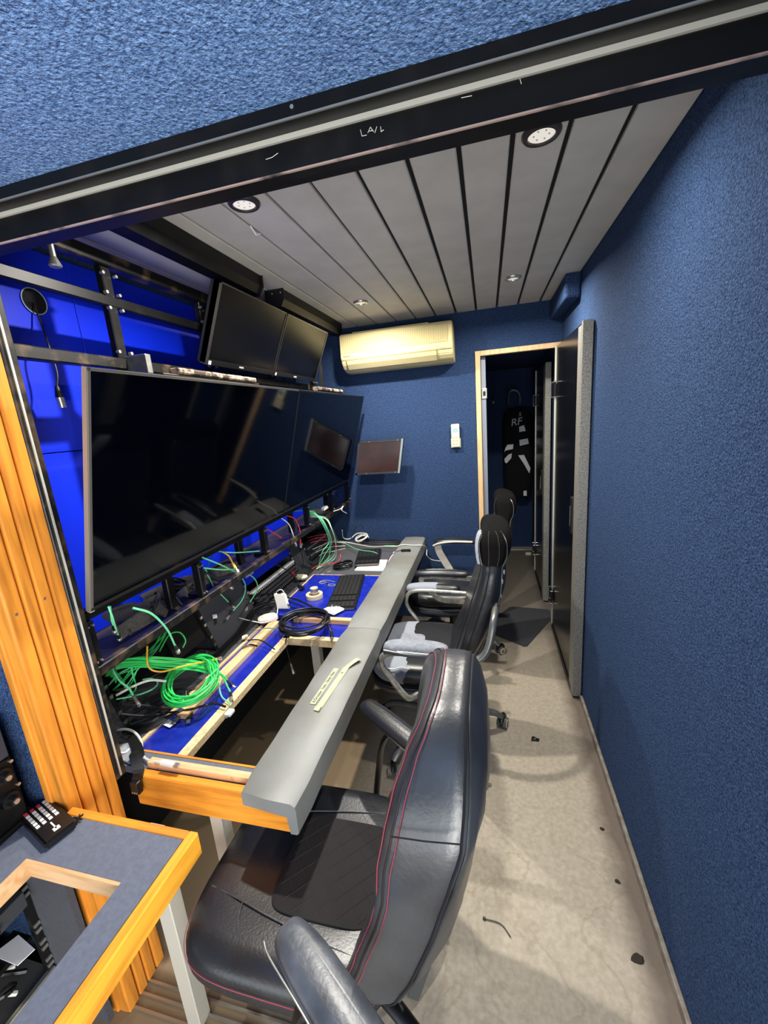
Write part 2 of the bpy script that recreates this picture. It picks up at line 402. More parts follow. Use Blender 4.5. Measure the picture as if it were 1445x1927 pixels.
def door_leaf(name, x0, x1, y0, y1, z0, z1, k=1.0):
    d = struct(name, B(x0, x1, y0 + .02, y1, z0, z1, .002, 1), mat('door_black', '07090f', .22, spec=.5))
    obj('edge_profile', B(x0 - .004, x1 + .001, y0, y0 + .028, z0, z1 + .004, .002, 1), M['alutex'], d)
    obj('face_profile', B(x0 - .0045, x0 + .001, y0 + .028, y0 + .10, z0, z1 - .01, .001, 1), M['alutex'], d)
    obj('hinge_profile', B(x0 - .006, x0 + .006, y1 - .02, y1 + .004, z0 + .01, z1, .002, 1), M['alup'], d)
    zz = z0 + (z1 - z0) * .5
    h = obj('handle', B(x0 - .016, x0, y0 + .10, y0 + .14, zz - .06, zz + .14, .006), M['black'], d)
    obj('lever', B(x0 - .022, x0 - .015, y0 + .112, y0 + .128, zz - .02, zz + .09, .003), M['chrome'], h)
    for z in (z0 + (z1 - z0) * .13, z0 + (z1 - z0) * .865):
        bm = B(x0 - .014, x0 - .005, y1 - .06, y1 + .01, z - .045, z + .045, .003)
        hg = obj('hinge', bm, M['black'], d)
        bm = new()
        for q in (z - .046, z + .046): cyl(bm, (x0 - .022, y1 - .065, q), (x0 - .006, y1 - .065, q), .004); cyl(bm, (x0 - .022, y1 + .02, q), (x0 - .006, y1 + .02, q), .004)
        cyl(bm, (x0 - .02, y1 + .02, z - .046), (x0 - .02, y1 + .02, z + .046), .0035)
        obj('hinge_pin', bm, M['chrome'], hg)
    b = obj('bottom_seal', B(x0 - .006, x0 + .004, y0 + .05, y1 - .03, z0 - .001, z0 + .03, .002, 1), M['black'], d)
    return d
door_leaf('door_1', .432, .472, 2.155, 2.955, .012, 1.955)
door_leaf('door_2', .425, .462, 3.36, 4.02, .012, 1.90)

# ================================================================== ceiling fittings
for i, (x, y, lab) in enumerate(((.142, 1.25, 'round LED downlight in the ceiling nearest the header beam, right of centre'),
                            (-.68, 1.25, 'round LED downlight in the ceiling just behind the header beam, left side'),
                            (.141, 2.41, 'small round downlight far back in the ceiling above the doorway'),
                            (-.68, 2.43, 'small round downlight in the ceiling in front of the air conditioner'))):
    d = thing('downlight', lab, 'ceiling light', (x, y, H - .012), 'recessed downlights in the slatted ceiling')
    R = .047 if y < 2 else .042
    bm = new(); n = 32
    prof = [(R, H), (R, H - .004), (R - .004, H - .009), (R - .014, H - .010), (R - .016, H - .003)]
    loft(bm, [[Vector((x + r * math.cos(2 * math.pi * j / n), y + r * math.sin(2 * math.pi * j / n), z)) for j in range(n)] for r, z in prof], cap=False)
    obj('ring', bm, mat('lamp_ring', '4b4744', .35, metal=.6) if y < 2 else M['alu'], d, smooth=True)
    l = obj('lens', cyl(new(), (x, y, H - .003), (x, y, H - .0055), R - .014, n=28), M['lens'], d)
    bm = new()
    for k in range(6):
        a = k * math.pi / 3; cyl(bm, (x + .018 * math.cos(a), y + .018 * math.sin(a), H - .0055), (x + .018 * math.cos(a), y + .018 * math.sin(a), H - .0062), .0022, n=8)
    obj('led_dots', bm, mat('led_dot', '8a8578', .4), l)
a, b, c = px(471, 425, 'z', H - .004), px(482, 442, 'z', H - .03), px(490, 440, 'z', H - .02)
tag(obj('ceiling_hook', tube(new(), [a, (a + b) / 2, b, (b + c) / 2, c], .0022, n=6, raw=True), M['white']), 'small bent white wire hook poking out of a ceiling joint', 'hook')
def ceiling_box(y0, y1, lab, near):
    d = thing('blind_housing', lab, 'ceiling rail', (-.98, y0, H - .09), 'black housings on the ceiling above the monitors')
    prof = [(-1.035, H - .001), (-1.035, H - .055), (-1.02, H - .075), (-.965, H - .075), (-.948, H - .045), (-.948, H - .001)]
    obj('housing', prism(new(), prof, 'y', y0, y1), M['steel'], d)
    bm = new(); prism(bm, [(-1.04, H - .001), (-1.04, H - .06), (-1.02, H - .082), (-.96, H - .082), (-.940, H - .048), (-.940, H - .001)], 'y', y1 if not near else y0 - .005, (y1 + .005) if not near else y0)
    e = obj('end_cap', bm, M['black'], d)
    yy = (y1 + .005) if not near else y0 - .006
    for q in (-.955, -1.0): obj('screw', cyl(new(), (q, yy, H - .02), (q, yy + (.002 if not near else -.002), H - .02), .004, n=8), M['nickel'], e)
ceiling_box(.765, 1.80, 'long black steel housing under the ceiling, nearest the beam', False)
ceiling_box(2.0, 2.86, 'black steel housing with end plate under the ceiling behind the monitors', True)
# small hanging sensor under the top bar
p = px(101, 486, 'x', -1.12)
d = thing('sprinkler_head', 'small grey metal bell hanging under the topmost bar at far left', 'sensor', p)
obj('stem', cyl(new(), p + Vector((0, 0, .0)), p + Vector((0, 0, .035)), .007), M['alu'], d)
obj('bell', cyl(cyl(new(), p + Vector((0, 0, -.018)), p + Vector((0, 0, .004)), .016, .007), p + Vector((0, 0, -.022)), p + Vector((0, 0, -.018)), .013, .016), M['alu'], d)

# ================================================================== air conditioner, remote holder
ac = thing('air_conditioner', 'cream wall-mounted air conditioner high on the blue far wall', 'air conditioner', (-.585, 2.92, 1.92))
prof = [(3.014, 2.165), (2.87, 2.177), (2.838, 2.170), (2.830, 2.155), (2.822, 2.02), (2.838, 1.975), (2.87, 1.945), (2.915, 1.928), (3.014, 1.925)]
bm = prism(new(), prof, 'x', -.965, -.205); bmesh.ops.bevel(bm, geom=[e for e in bm.edges], offset=.006, segments=2, affect='EDGES')
obj('housing', bm, M['ac'], ac)
bm = new(); box(bm, -.945, -.235, 2.8225, 2.829, 2.045, 2.155)
gr = obj('intake_grille', bm, M['acg'], ac)
bm = new()
for i in range(22): z = 2.048 + i * .0049; box(bm, -.943, -.237, 2.8205, 2.824, z, z + .0022)
for i in range(48): x = -.943 + i * .01495; box(bm, x, x + .003, 2.8195, 2.824, 2.047, 2.153)
obj('grille_mesh', bm, M['ac'], gr)
obj('seam', B(-.962, -.208, 2.8205, 2.824, 2.004, 2.0055), mat('ac_seam', '8f855e', .7), ac)
fp = [(2.8235, 2.000), (2.8375, 1.9735), (2.8690, 1.9435), (2.8720, 1.9465), (2.8410, 1.9765), (2.828, 2.000)]
fl = obj('louvre', prism(new(), [(y - .002, z) for y, z in fp], 'x', -.925, -.31), M['ac'], ac)
bm = new(); acgap = mat('ac_gap', '84774c', .7)
prism(bm, [(2.8205, 2.0015), (2.8205, 1.9995), (2.83, 1.9995), (2.83, 2.0015)], 'x', -.927, -.308)
prism(bm, [(2.8345, 1.9755), (2.8355, 1.9735), (2.845, 1.98)], 'x', -.925, -.31)
for x in (-.928, -.3105): prism(bm, [(y - .004, z) for y, z in fp], 'x', x, x + .0025)
obj('louvre_gap', bm, acgap, fl)
text('brand_lettering', 'DAIKIN', .015, mat('ac_text', '4b4a48', .6), (-.945, 2.8215, 2.022), (1, 0, 0), (0, 0, 1), ac)
text('model_lettering', 'inverter', .009, mat('ac_text2', '7b775e', .6), (-.262, 2.838, 1.982), (1, 0, 0), (0, .3, 1), ac)
bm = new()
for i in range(4): x = -.30 + i * .017; cyl(bm, (x, 2.8215, 2.012), (x, 2.8225, 2.012), .0024, n=8)
obj('indicator_lamps', bm, mat('ac_lamp', '6f6a55', .4), ac)
cl = obj('top_rail', B(-.88, -.36, 2.86, 2.92, 2.176, 2.182, .002), M['ac'], ac)
p = px(857, 820, 'y', D - .02)
rm = thing('remote_control', 'white air conditioner remote in a holder on the far wall beside the doorway', 'remote control', (p.x, D - .012, p.z - .08))
obj('holder', B(p.x - .034, p.x + .034, D - .012, D, p.z - .085, p.z - .02, .003), M['ivory'], rm)
obj('handset', B(p.x - .029, p.x + .029, D - .032, D - .013, p.z - .08, p.z + .082, .006), M['ivory'], rm)
obj('display', B(p.x - .02, p.x + .02, D - .0332, D - .031, p.z + .025, p.z + .055, .001, 1), mat('lcd', '8fa4b8', .3), rm)
bm = new()
for i in range(3):
    for j in range(2): box(bm, p.x - .018 + j * .02, p.x - .004 + j * .02, D - .0335, D - .031, p.z - .06 + i * .022, p.z - .05 + i * .022, .001, 1)
obj('buttons', bm, mat('button_tan', 'b9a87a', .5), rm)

# ================================================================== blue panels behind the rack
def blue_panel(y0, y1, z0, z1, lab):
    d = thing('blue_backing_panel', lab, 'panel', (-1.38, (y0 + y1) / 2, z0))
    obj('sheet', B(-1.395, -1.378, y0, y1, z0, z1, .001, 1), M['blue'], d)
    return d
ys = [(.735, 1.40), (1.403, 2.09), (2.093, 2.80)]
names = ['nearest', 'middle', 'farthest']
pl = blue_panel(.735, 1.25, 1.573, 2.20, 'upper blue panel with a round cable hole behind the black rack bars')
p = px(64, 567, 'x', -1.376)
bm = cyl(new(), p, p + Vector((.0012, 0, 0)), .038, n=28); obj('cable_hole', bm, M['edge'], pl)
bm = new(); tube(bm, [p + Vector((.002, .038 * math.cos(a * .3), .038 * math.sin(a * .3))) for a in range(22)], .0018, n=5, k=2); obj('raw_rim', bm, mat('raw_rim', 'a9b2c0', .6), pl)
blue_panel(1.253, 2.02, 1.573, 2.20, 'upper blue panel right of the cable hole, behind the crossed black bars')
blue_panel(.735, 1.25, .927, 1.570, 'lower blue panel showing between the black post and the big television')
blue_panel(1.253, 1.98, .927, 1.570, 'blue panel seen in the gap under the middle of the near television')
blue_panel(2.01, 2.80, .927, 1.570, 'blue panel seen in the gap under the far television')

# ================================================================== black steel rack frame that carries the screens
rk = thing('screen_rack', 'black steel frame of square tubes carrying the screens along the left wall', 'rack', (-1.12, 1.8, .95))
def bar(n, x0, x1, y0, y1, z0, z1, m='steel', par=None): return obj(n, B(x0, x1, y0, y1, z0, z1, .003, 1), M[m], par or rk)
bar('crossbar', -1.17, -1.13, .757, 2.80, 2.125, 2.165, 'rust'); bar('crossbar', -1.17, -1.14, .757, 2.80, 2.008, 2.040); bar('crossbar', -1.17, -1.135, .757, 2.80, 1.818, 1.852, 'rust')
for y in (1.155, 1.61, 2.15, 2.72): 
    u = bar('upright', -1.168, -1.142, y, y + .035, .97, 2.125)
    for z in (2.1, 2.045, 2.0, 1.87):
        for q in (-.006, .041):
            obj('bolt', cyl(new(), (-1.14, y + q, z), (-1.128, y + q, z), .005, n=8), M['nickel'], u)
bar('lower_rail', -1.075, -1.045, .757, 2.97, .965, .995, 'rust'); bar('lower_rail', -1.085, -1.055, .757, 2.97, 1.128, 1.155)
for y in (.765, 1.215, 1.69, 2.19, 2.60, 2.945):
    u = bar('strut', -1.079, -1.047, y, y + .026, .995, 1.128)
    for z in (1.115, 1.01):
        for q in (.006, .02): obj('bolt', cyl(new(), (-1.047, y + q, z), (-1.043, y + q, z), .0032, n=8), M['nickel'], u)
for y in (.765, 1.25, 1.73, 2.23, 2.78): bar('arm', -1.15, -1.07, y, y + .02, .966, .99)
obj('mounting_arm', tube(new(), [(-1.14, 2.66, 2.08), (-1.06, 2.62, 2.05), (-1.03, 2.60, 1.95), (-1.04, 2.60, 1.79)], .014, n=4), M['steel'], rk)
obj('mounting_arm', B(-1.17, -1.06, 1.175, 1.197, 1.80, 1.86, .002), M['armm'], rk)
def flatbar(y0, y1, lab):
    d = thing('flat_bracket', lab, 'bracket', (-.885, (y0 + y1) / 2, 1.763), 'mottled metal brackets on top of the televisions')
    obj('plate', B(-.925, -.872, y0, y1, 1.763, 1.770, .002, 1), M['black'], d)
    obj('worn_cover', B(-.905, -.868, y0 + .06, y1 - .02, 1.7705, 1.790, .006, 2), mat('mottled_bracket', 'a68f78', .45, col2='2b211b', scale=32, lo=.42, hi=.58, detail=5), d)
flatbar(1.02, 1.53, 'mottled brown and black bracket lying along the top of the near television')
flatbar(2.07, 2.55, 'mottled bracket lying on the top edge of the far television')

# ================================================================== screens
class FR:
    def __init__(s, O, U, V): s.O = Vector(O); s.U = Vector(U).normalized(); s.V = Vector(V).normalized(); s.N = s.U.cross(s.V)
    def p(s, u, v, n): return s.O + s.U * u + s.V * v + s.N * n
def fbox(bm, fr, u0, u1, v0, v1, n0, n1, bev=0):
    t = bmesh.new(); bmesh.ops.create_cube(t, size=1)
    for v in t.verts: v.co = Vector(((u0 + u1) / 2 + v.co.x * (u1 - u0), (v0 + v1) / 2 + v.co.y * (v1 - v0), (n0 + n1) / 2 + v.co.z * (n1 - n0)))
    if bev: bmesh.ops.bevel(t, geom=list(t.edges), offset=bev, segments=2, affect='EDGES')
    for v in t.verts: v.co = fr.p(*v.co)
    merge(bm, t); return bm
def television(y0, y1, lab, near):
    fr = FR((-1.015, y0, 1.166), (0, 1, 0), (.168, 0, .592)); Wd = y1 - y0; Hh = .6154
    d = thing('television', lab, 'television', (-1.02, (y0 + y1) / 2, 1.15))
    obj('back_cover', fbox(new(), fr, .03, Wd - .03, .02, Hh - .06, -.05, -.011, .008), M['black'], d)
    bm = fbox(new(), fr, 0, Wd, 0, Hh, -.011, -.0005, .001)
    obj('casing', bm, M['black'], d)
    bm = new(); e = .007
    fbox(bm, fr, 0, e, 0, Hh, -.012, .002); fbox(bm, fr, 0, Wd, Hh - e, Hh, -.012, .002)
    if not near: fbox(bm, fr, Wd - e, Wd, 0, Hh, -.012, .002)
    obj('edge_trim', bm, M['bezel'] if near else M['black'], d)
    obj('bottom_edge', fbox(new(), fr, 0, Wd, 0, .010, -.012, .0022, .001), M['black'], d)
    obj('screen', fbox(new(), fr, e, Wd - (e if not near else .001), .010, Hh - e, -.002, .0005), M['screen'], d)
    if near:
        obj('side_trim', fbox(new(), fr, -.003, 0, 0, Hh, -.012, .001), mat('tv_side', '9c948a', .4, metal=.6), d)
        obj('foot_stub', fbox(new(), fr, .0, .012, -.004, .0, -.011, .0), M['alup'], d)
    return d
television(.765, 1.838, 'large flat television, the nearer one, switched off, silver left edge', True)
television(1.841, 2.90, 'large flat television, the farther one, beside the blue far wall', False)
def monitor(y0, y1, lab, logo):
    fr = FR((-1.07, y0, 1.859), (0, 1, 0), (.123, 0, .281)); Wd = y1 - y0; Hh = .3067
    d = thing('monitor', lab, 'monitor', (-1.07, (y0 + y1) / 2, 1.85), 'two black monitors under the ceiling')
    obj('casing', fbox(new(), fr, 0, Wd, 0, Hh, -.045, -.001, .004), M['black'], d)
    bm = new(); fbox(bm, fr, 0, .007, 0, Hh, -.03, .003); fbox(bm, fr, Wd - .007, Wd, 0, Hh, -.03, .003); fbox(bm, fr, 0, Wd, Hh - .006, Hh, -.03, .003)
    obj('bezel', bm, mat('dark_bezel', '3a3836', .3, metal=.5), d)
    obj('chin', fbox(new(), fr, .007, Wd - .007, 0, .022, -.02, .003, .001), M['black'], d)
    obj('screen', fbox(new(), fr, .007, Wd - .007, .022, Hh - .006, -.002, .0005), M['screenm'], d)
    obj('sticker', fbox(new(), fr, .010, .026, .002, .017, .003, .0036), M['white'], d)
    text('brand_lettering', logo, .011, M['white'], fr.p(Wd * .42, .007, .0034), fr.U, fr.V, d)
    return d
monitor(1.49, 2.02, 'black monitor under the ceiling, the left of two, beside the black housing', 'PHILIPS')
monitor(2.03, 2.57, 'black monitor under the ceiling, the right of two, nearer the air conditioner', 'PHILIPS')
tl, tr, br, bl = px(674, 831, 'y', 2.86), px(746, 829, 'y', 2.86), px(752, 890, 'y', 2.86), px(669, 894, 'y', 2.86)
fr = FR(bl, br - bl, tl - bl); Wd = (br - bl).length; Hh = (tl - bl).length
d = thing('preview_screen', 'small grey-framed screen jutting out beside the far television', 'screen', (bl + br) / 2)
obj('casing', fbox(new(), fr, 0, Wd, 0, Hh, -.035, -.001, .003), M['black'], d)
bm = new(); e = .014
for a in ((0, e, 0, Hh), (0, Wd, 0, e), (0, Wd, Hh - e, Hh)): fbox(bm, fr, *a, -.01, .003)
obj('frame', bm, mat('preview_frame', '2a2c2e', .4), d)
obj('right_frame', fbox(new(), fr, Wd - e, Wd, 0, Hh, -.01, .0035), mat('preview_frame_light', '8b9296', .4, metal=.3), d)
obj('screen', fbox(new(), fr, e, Wd - e, e, Hh - e, -.002, .0008), M['mirror'], d)
for u, v in ((.25, .03), (.9, .03), (.25, .97), (.88, .97)): obj('screw', cyl(new(), fr.p(Wd * u, Hh * v, .003), fr.p(Wd * u, Hh * v, .005), .003, n=8), M['nickel'], d)

# ================================================================== control desk
dk = thing('control_desk', 'long control desk with sloping rack console, blue boards and grey padded edge', 'desk', (-.9, 1.9, 0))
DZ = .645
obj('end_apron', B(-1.012, -.516, .760, .785, .553, .655, .004, 2), M['oak_x'], dk)
bm = new(); box(bm, -1.012, -.50, .760, .786, .650, .658, .003, 1)
obj('end_capping', bm, M['oak_x'], dk)
obj('corner_block', B(-.518, -.499, .757, .80, .556, .655, .004), M['oak_y'], dk)
obj('end_shelf', B(-1.35, -.60, .787, .842, .630, .6525), M['slate'], dk)
bt = obj('end_batten', B(-.985, -.635, .790, .812, .653, .674, .002), M['pine_x'], dk)
for x in (-.95, -.70): obj('screw', cyl(new(), (x, .789, .664), (x, .791, .664), .006, n=10), M['nickel'], bt)
obj('end_strip', B(-1.06, -.62, .843, .850, .630, .6535), M['oak_x'], dk)
obj('felt_ledge', B(-1.40, -1.108, .786, 3.0, .615, .646), M['felt'], dk)
nb = obj('blue_board', B(-1.106, -.945, .852, 1.66, .622, .640), M['bluelam'], dk)
obj('board_edge', B(-.9449, -.912, .862, 1.575, .616, .6405), M['chip'], dk)
obj('batten', B(-1.062, -1.018, 1.0, 1.66, .6405, .662, .001, 1), M['pine'], dk)
obj('back_strip', B(-1.1079, -1.094, .86, 1.66, .6405, .648), M['pine'], dk)
obj('front_board', B(-1.06, -.56, 1.577, 1.70, .622, .6398), M['bluelam'], dk)
obj('front_board_edge', B(-.944, -.56, 1.545, 1.5765, .606, .6405), M['chip'], dk)
obj('front_batten', B(-.96, -.56, 1.692, 1.722, .6405, .664, .001, 1), M['pine_x'], dk)
bb = obj('keyboard_board', B(-1.09, -.56, 1.722, 2.262, .640, .660), M['bluelam'], dk)
bm = new(); box(bm, -1.098, -.56, 2.2625, 2.268, .64, .6615); box(bm, -1.098, -1.0905, 1.80, 2.262, .64, .6615)
obj('keyboard_board_edge', bm, M['pine'], dk)
obj('far_worktop', B(-1.1079, -.56, 2.269, 3.0, .62, .6505), M['felt'], dk)
# padded edge, two lengths
def pad(y0, y1, dip):
    t = bmesh.new(); pr = [(-.645, .645), (-.645, .681), (-.637, .688), (-.56, .691), (-.489, .688), (-.476, .680), (-.4745, .667), (-.4755, .600), (-.482, .594), (-.500, .594), (-.505, .645)]
    ns = 14; rings = []
    for i in range(ns + 1):
        y = y0 + (y1 - y0) * i / ns; e = min(i, ns - i)
        s = .94 if e == 0 else 1.0
        rings.append([Vector((-.56 + (x + .56) * (s if e == 0 else 1), y + (dip if i == 0 and x > -.6 else 0), z + (-.003 if e == 0 else .0015 * math.sin(i * 1.7 + x * 20)))) for x, z in pr])
    loft(t, rings); return t
for y0, y1, dip in ((.742, 1.590, -.012), (1.592, 2.995, 0)):
    obj('padded_edge', pad(y0, y1, dip), M['vinyl'], dk, smooth=True)
obj('pad_carrier', B(-.62, -.506, .80, 2.99, .60, .644), M['blackm'], dk)
# console: felt cheeks, dark bays, rails
prof = [(-1.187, .646), (-1.282, .914), (-1.399, .914), (-1.399, .646)]
for y0, y1 in ((.786, .913), (1.412, 1.737), (2.27, 2.442), (2.90, 2.998)):
    obj('felt_cheek', prism(new(), prof, 'y', y0, y1), M['felt'], dk)
bays = ((.914, 1.411), (1.738, 2.269), (2.443, 2.899))
for y0, y1 in bays:
    obj('bay_back', B(-1.399, -1.392, y0, y1, .646, .913), M['blackm'], dk)
    for s, yy in ((1, y0), (-1, y1)):
        a, b = (yy, yy + .016) if s > 0 else (yy - .016, yy)
        pr = [(-1.188, .650), (-1.2836, .9125), (-1.2886, .9125), (-1.193, .650)]
        r = obj('rack_rail', prism(new(), pr, 'y', a, b), M['black'], dk)
        for k in range(8):
            z = .675 + k * .031 + (.004 if k % 3 else 0); x = -1.188 - (z - .650) * .3642
            if k % 3 == 2: continue
            bm = box(new(), x, x + .0035, a + .002, b - .002, z - .0065, z + .0065)
            obj('cage_nut', bm, M['nickel'], r)
obj('console_top', B(-1.39, -1.13, .786, 2.998, .915, .925), mat('console_top', '4a443f', .6, col2='3b3633', scale=12), dk)
obj('leg', B(-.815, -.775, .80, .84, 0.001, .62, .002, 1), M['alup'], dk)
for y in (1.56, 2.9): obj('leg', B(-.815, -.775, y, y + .04, 0.001, .61, .002, 1), M['alup'], dk)
obj('modesty_panel', B(-1.395, -1.375, .79, 3.0, 0.001, .61), M['blackm'], dk)

# rack gear in the bays
def slope_box(bm, y0, y1, z0, z1, d0, d1, bev=.001):
    f = FR((-1.188 - (z0 - .65) * .3642, y0, z0), (0, 1, 0), (-.3423, 0, .94))
    return fbox(bm, f, 0, y1 - y0, 0, (z1 - z0) / .94, d0, d1, bev), f
d = thing('rack_blank', 'blue rack panel with white lettering in the middle bay of the console', 'rack panel', (-1.27, 2.0, .84))
bm, f = slope_box(new(), 1.75, 2.26, .797, .874, -.004, .004); obj('plate', bm, M['blue'], d)
text('lettering', 'PWR ON\nFANS  ON', .017, M['white'], f.p(.03, .052, .0045), f.U, f.V, d)
obj('fold_line', fbox(new(), f, .0, .51, .044, .0455, .004, .0046), mat('fold', '4a62d8', .5), d)
d = thing('rack_mixer', 'black rack unit with white top edge and rows of keys in the middle bay', 'rack unit', (-1.2, 2.0, .70))
bm, f = slope_box(new(), 1.757, 2.25, .668, .752, -.05, .012); obj('casing', bm, M['black'], d)
obj('top_edge', fbox(new(), f, .0, .495, .084, .096, -.03, .014, .001), M['white'], d)
bm = new()
for r in range(3):
    for k in range(26): fbox(bm, f, .012 + k * .0185, .024 + k * .0185, .006 + r * .022, .018 + r * .022, .012, .016)
obj('key_row', bm, mat('grey_keys', '4a4a4c', .5), d)
bm = new()
for k in range(30): fbox(bm, f, .008 + k * .0162, .012 + k * .0162, .074, .081, .012, .015)
obj('legend_marks', bm, M['white'], d)
obj('power_switch', fbox(new(), f, .40, .425, .02, .045, .016, .022, .001), mat('red_switch', 'b0222a', .3), d)
d = thing('patch_panel', 'black patch panel with silver sockets in the farthest console bay', 'patch panel', (-1.22, 2.65, .72))
bm, f = slope_box(new(), 2.46, 2.885, .68, .80, -.03, .003); obj('plate', bm, M['black'], d)
for r in range(2):
    bm = new()
    for k in range(14): q = f.p(.03 + k * .028, .03 + r * .05, .003); cyl(bm, q, q + f.N * .008, .0075, n=10)
    obj('socket_row', bm, M['nickel'], d)
d = thing('rack_blank', 'plain black rack panel in the nearest console bay beside the second felt cheek', 'rack panel', (-1.25, 1.3, .80))
bm, f = slope_box(new(), 1.20, 1.394, .72, .905, -.02, -.004); obj('plate', bm, M['black'], d)
bm, f = slope_box(new(), 1.385, 1.394, .72, .905, -.003, .0); obj('plate_lip', bm, M['steel'], d)

# ================================================================== chairs
def peel(name, base, axis, thr, sign, amp=.06, c2='828892', rough=.9):
    """leather whose skin has flaked off on one side of a ragged border (object space)"""
    m = mat(name, base, .34, spec=.6, bump=.3, bscale=150, bdist=.001); nt = m.node_tree; N = nt.nodes; L = nt.links; b = N['Principled BSDF']
    tc = N.new('ShaderNodeTexCoord'); sp = N.new('ShaderNodeSeparateXYZ'); L.new(tc.outputs['Object'], sp.inputs[0])
    n = N.new('ShaderNodeTexNoise'); n.inputs['Scale'].default_value = 9; n.inputs['Detail'].default_value = 2; L.new(tc.outputs['Object'], n.inputs[0])
    a = N.new('ShaderNodeMath'); a.operation = 'MULTIPLY_ADD'; L.new(n.outputs[0], a.inputs[0]); a.inputs[1].default_value = amp * 2; L.new(sp.outputs[axis], a.inputs[2])
    g = N.new('ShaderNodeMath'); g.operation = 'GREATER_THAN' if sign > 0 else 'LESS_THAN'; L.new(a.outputs[0], g.inputs[0]); g.inputs[1].default_value = thr + amp
    x = N.new('ShaderNodeMix'); x.data_type = 'RGBA'; L.new(g.outputs[0], x.inputs[0]); x.inputs[6].default_value = lin(base); x.inputs[7].default_value = lin(c2)
    L.new(x.outputs[2], b.inputs['Base Color'])
    r = N.new('ShaderNodeMapRange'); L.new(g.outputs[0], r.inputs[0]); r.inputs[3].default_value = .34; r.inputs[4].default_value = rough; L.new(r.outputs[0], b.inputs['Roughness'])
    return m
def cushion(bm, cx, cy, hx, hy, prof, e=3.5, n=40, rot=0, bend=None):
    """stack of superellipse outlines; prof = (z, inset)"""
    rings = []
    ca, sa = math.cos(rot), math.sin(rot)
    for z, ins in prof:
        ring = []
        for j in range(n):
            c, s = se(2 * math.pi * j / n, e); x, y = c * (hx - ins), s * (hy - ins)
            p = Vector((cx + x * ca - y * sa, cy + x * sa + y * ca, z))
            if bend: p = bend(p, x, y)
            ring.append(p)
        rings.append(ring)
    return loft(bm, rings)
def back_ring(sec, yc, n=44, e=3.4):
    z, xc, th, hw, bu = sec; out = []
    for j in range(n):
        c, s = se(2 * math.pi * j / n, e)
        x = xc + th / 2 * s + (bu * (1 - c * c) if s > 0 else -.018 * (1 - c * c) * s)
        out.append(Vector((x, yc + hw * c, z)))
    return out
def interp(S, k=5):
    out = []
    for i in range(len(S) - 1):
        for j in range(k):
            t = j / k; p0 = S[max(i - 1, 0)]; p1 = S[i]; p2 = S[i + 1]; p3 = S[min(i + 2, len(S) - 1)]
            out.append(tuple(.5 * ((2 * b) + (c - a) * t + (2 * a - 5 * b + 4 * c - d) * t * t + (3 * b - a - 3 * c + d) * t ** 3) for a, b, c, d in zip(p0, p1, p2, p3)))
    out.append(S[-1]); return out
def rim(S, yc, frac, off, n=44):
    """a line down the near side of the back; frac -1 front edge .. 1 rear edge"""
    P = []
    for z, xc, th, hw, bu in S: P.append(Vector((xc + th / 2 * frac, yc - hw * (1 - .06 * abs(frac) ** 6) - off, z)))
    return P
def base(par, cx, cy, r, a0, m, white=True):
    obj('gas_column', cyl(cyl(new(), (cx, cy, .11), (cx, cy, .26), .028), (cx, cy, .25), (cx, cy, .38), .016), M['black'], par)
    obj('hub', cyl(new(), (cx, cy, .075), (cx, cy, .13), .045, .034, 20), m, par)
    for k in range(5):
        a = math.radians(a0 + 72 * k); u = Vector((math.cos(a), math.sin(a), 0)); c0 = Vector((cx, cy, 0))
        lg = obj('leg', tube(new(), [c0 + u * .03 + Vector((0, 0, .112)), c0 + u * r * .45 + Vector((0, 0, .125)), c0 + u * r * .85 + Vector((0, 0, .098)), c0 + u * r + Vector((0, 0, .066))], .021, n=10, flat=.8, radii=lambda t: 1.15 - .35 * t), m, par, smooth=True)
        e = c0 + u * r; v = Vector((math.cos(a + .9), math.sin(a + .9), 0)); q = v.cross(Vector((0, 0, 1)))
        bm = new(); cs = e + v * .012
        for s in (-1, 1): cyl(bm, cs + q * s * .008 + Vector((0, 0, .027)), cs + q * s * .024 + Vector((0, 0, .027)), .027, n=20)
        w_ = obj('caster', bm, mat('caster_tyre', '55534f', .5), lg)
        bm = new()
        for s in (-1, 1): cyl(bm, cs + q * s * .024 + Vector((0, 0, .027)), cs + q * s * .0255 + Vector((0, 0, .027)), .021, n=20)
        obj('caster_rim', bm, M['ivory'] if white else M['armm'], lg)
        bm = new()
        for s in (-1, 1): cyl(bm, cs + q * s * .0255 + Vector((0, 0, .027)), cs + q * s * .0262 + Vector((0, 0, .027)), .015, n=16)
        obj('caster_disc', bm, mat('caster_disc', '6f6c66', .5), lg)
        bm = new(); tube(bm, [cs - v * .022 + Vector((0, 0, .034)), cs - v * .012 + Vector((0, 0, .058)), cs + v * .012 + Vector((0, 0, .060)), cs + v * .026 + Vector((0, 0, .040))], .013, n=8); 
        obj('caster_hood', bm, M['black'] if white else M['armm'], lg, smooth=True)

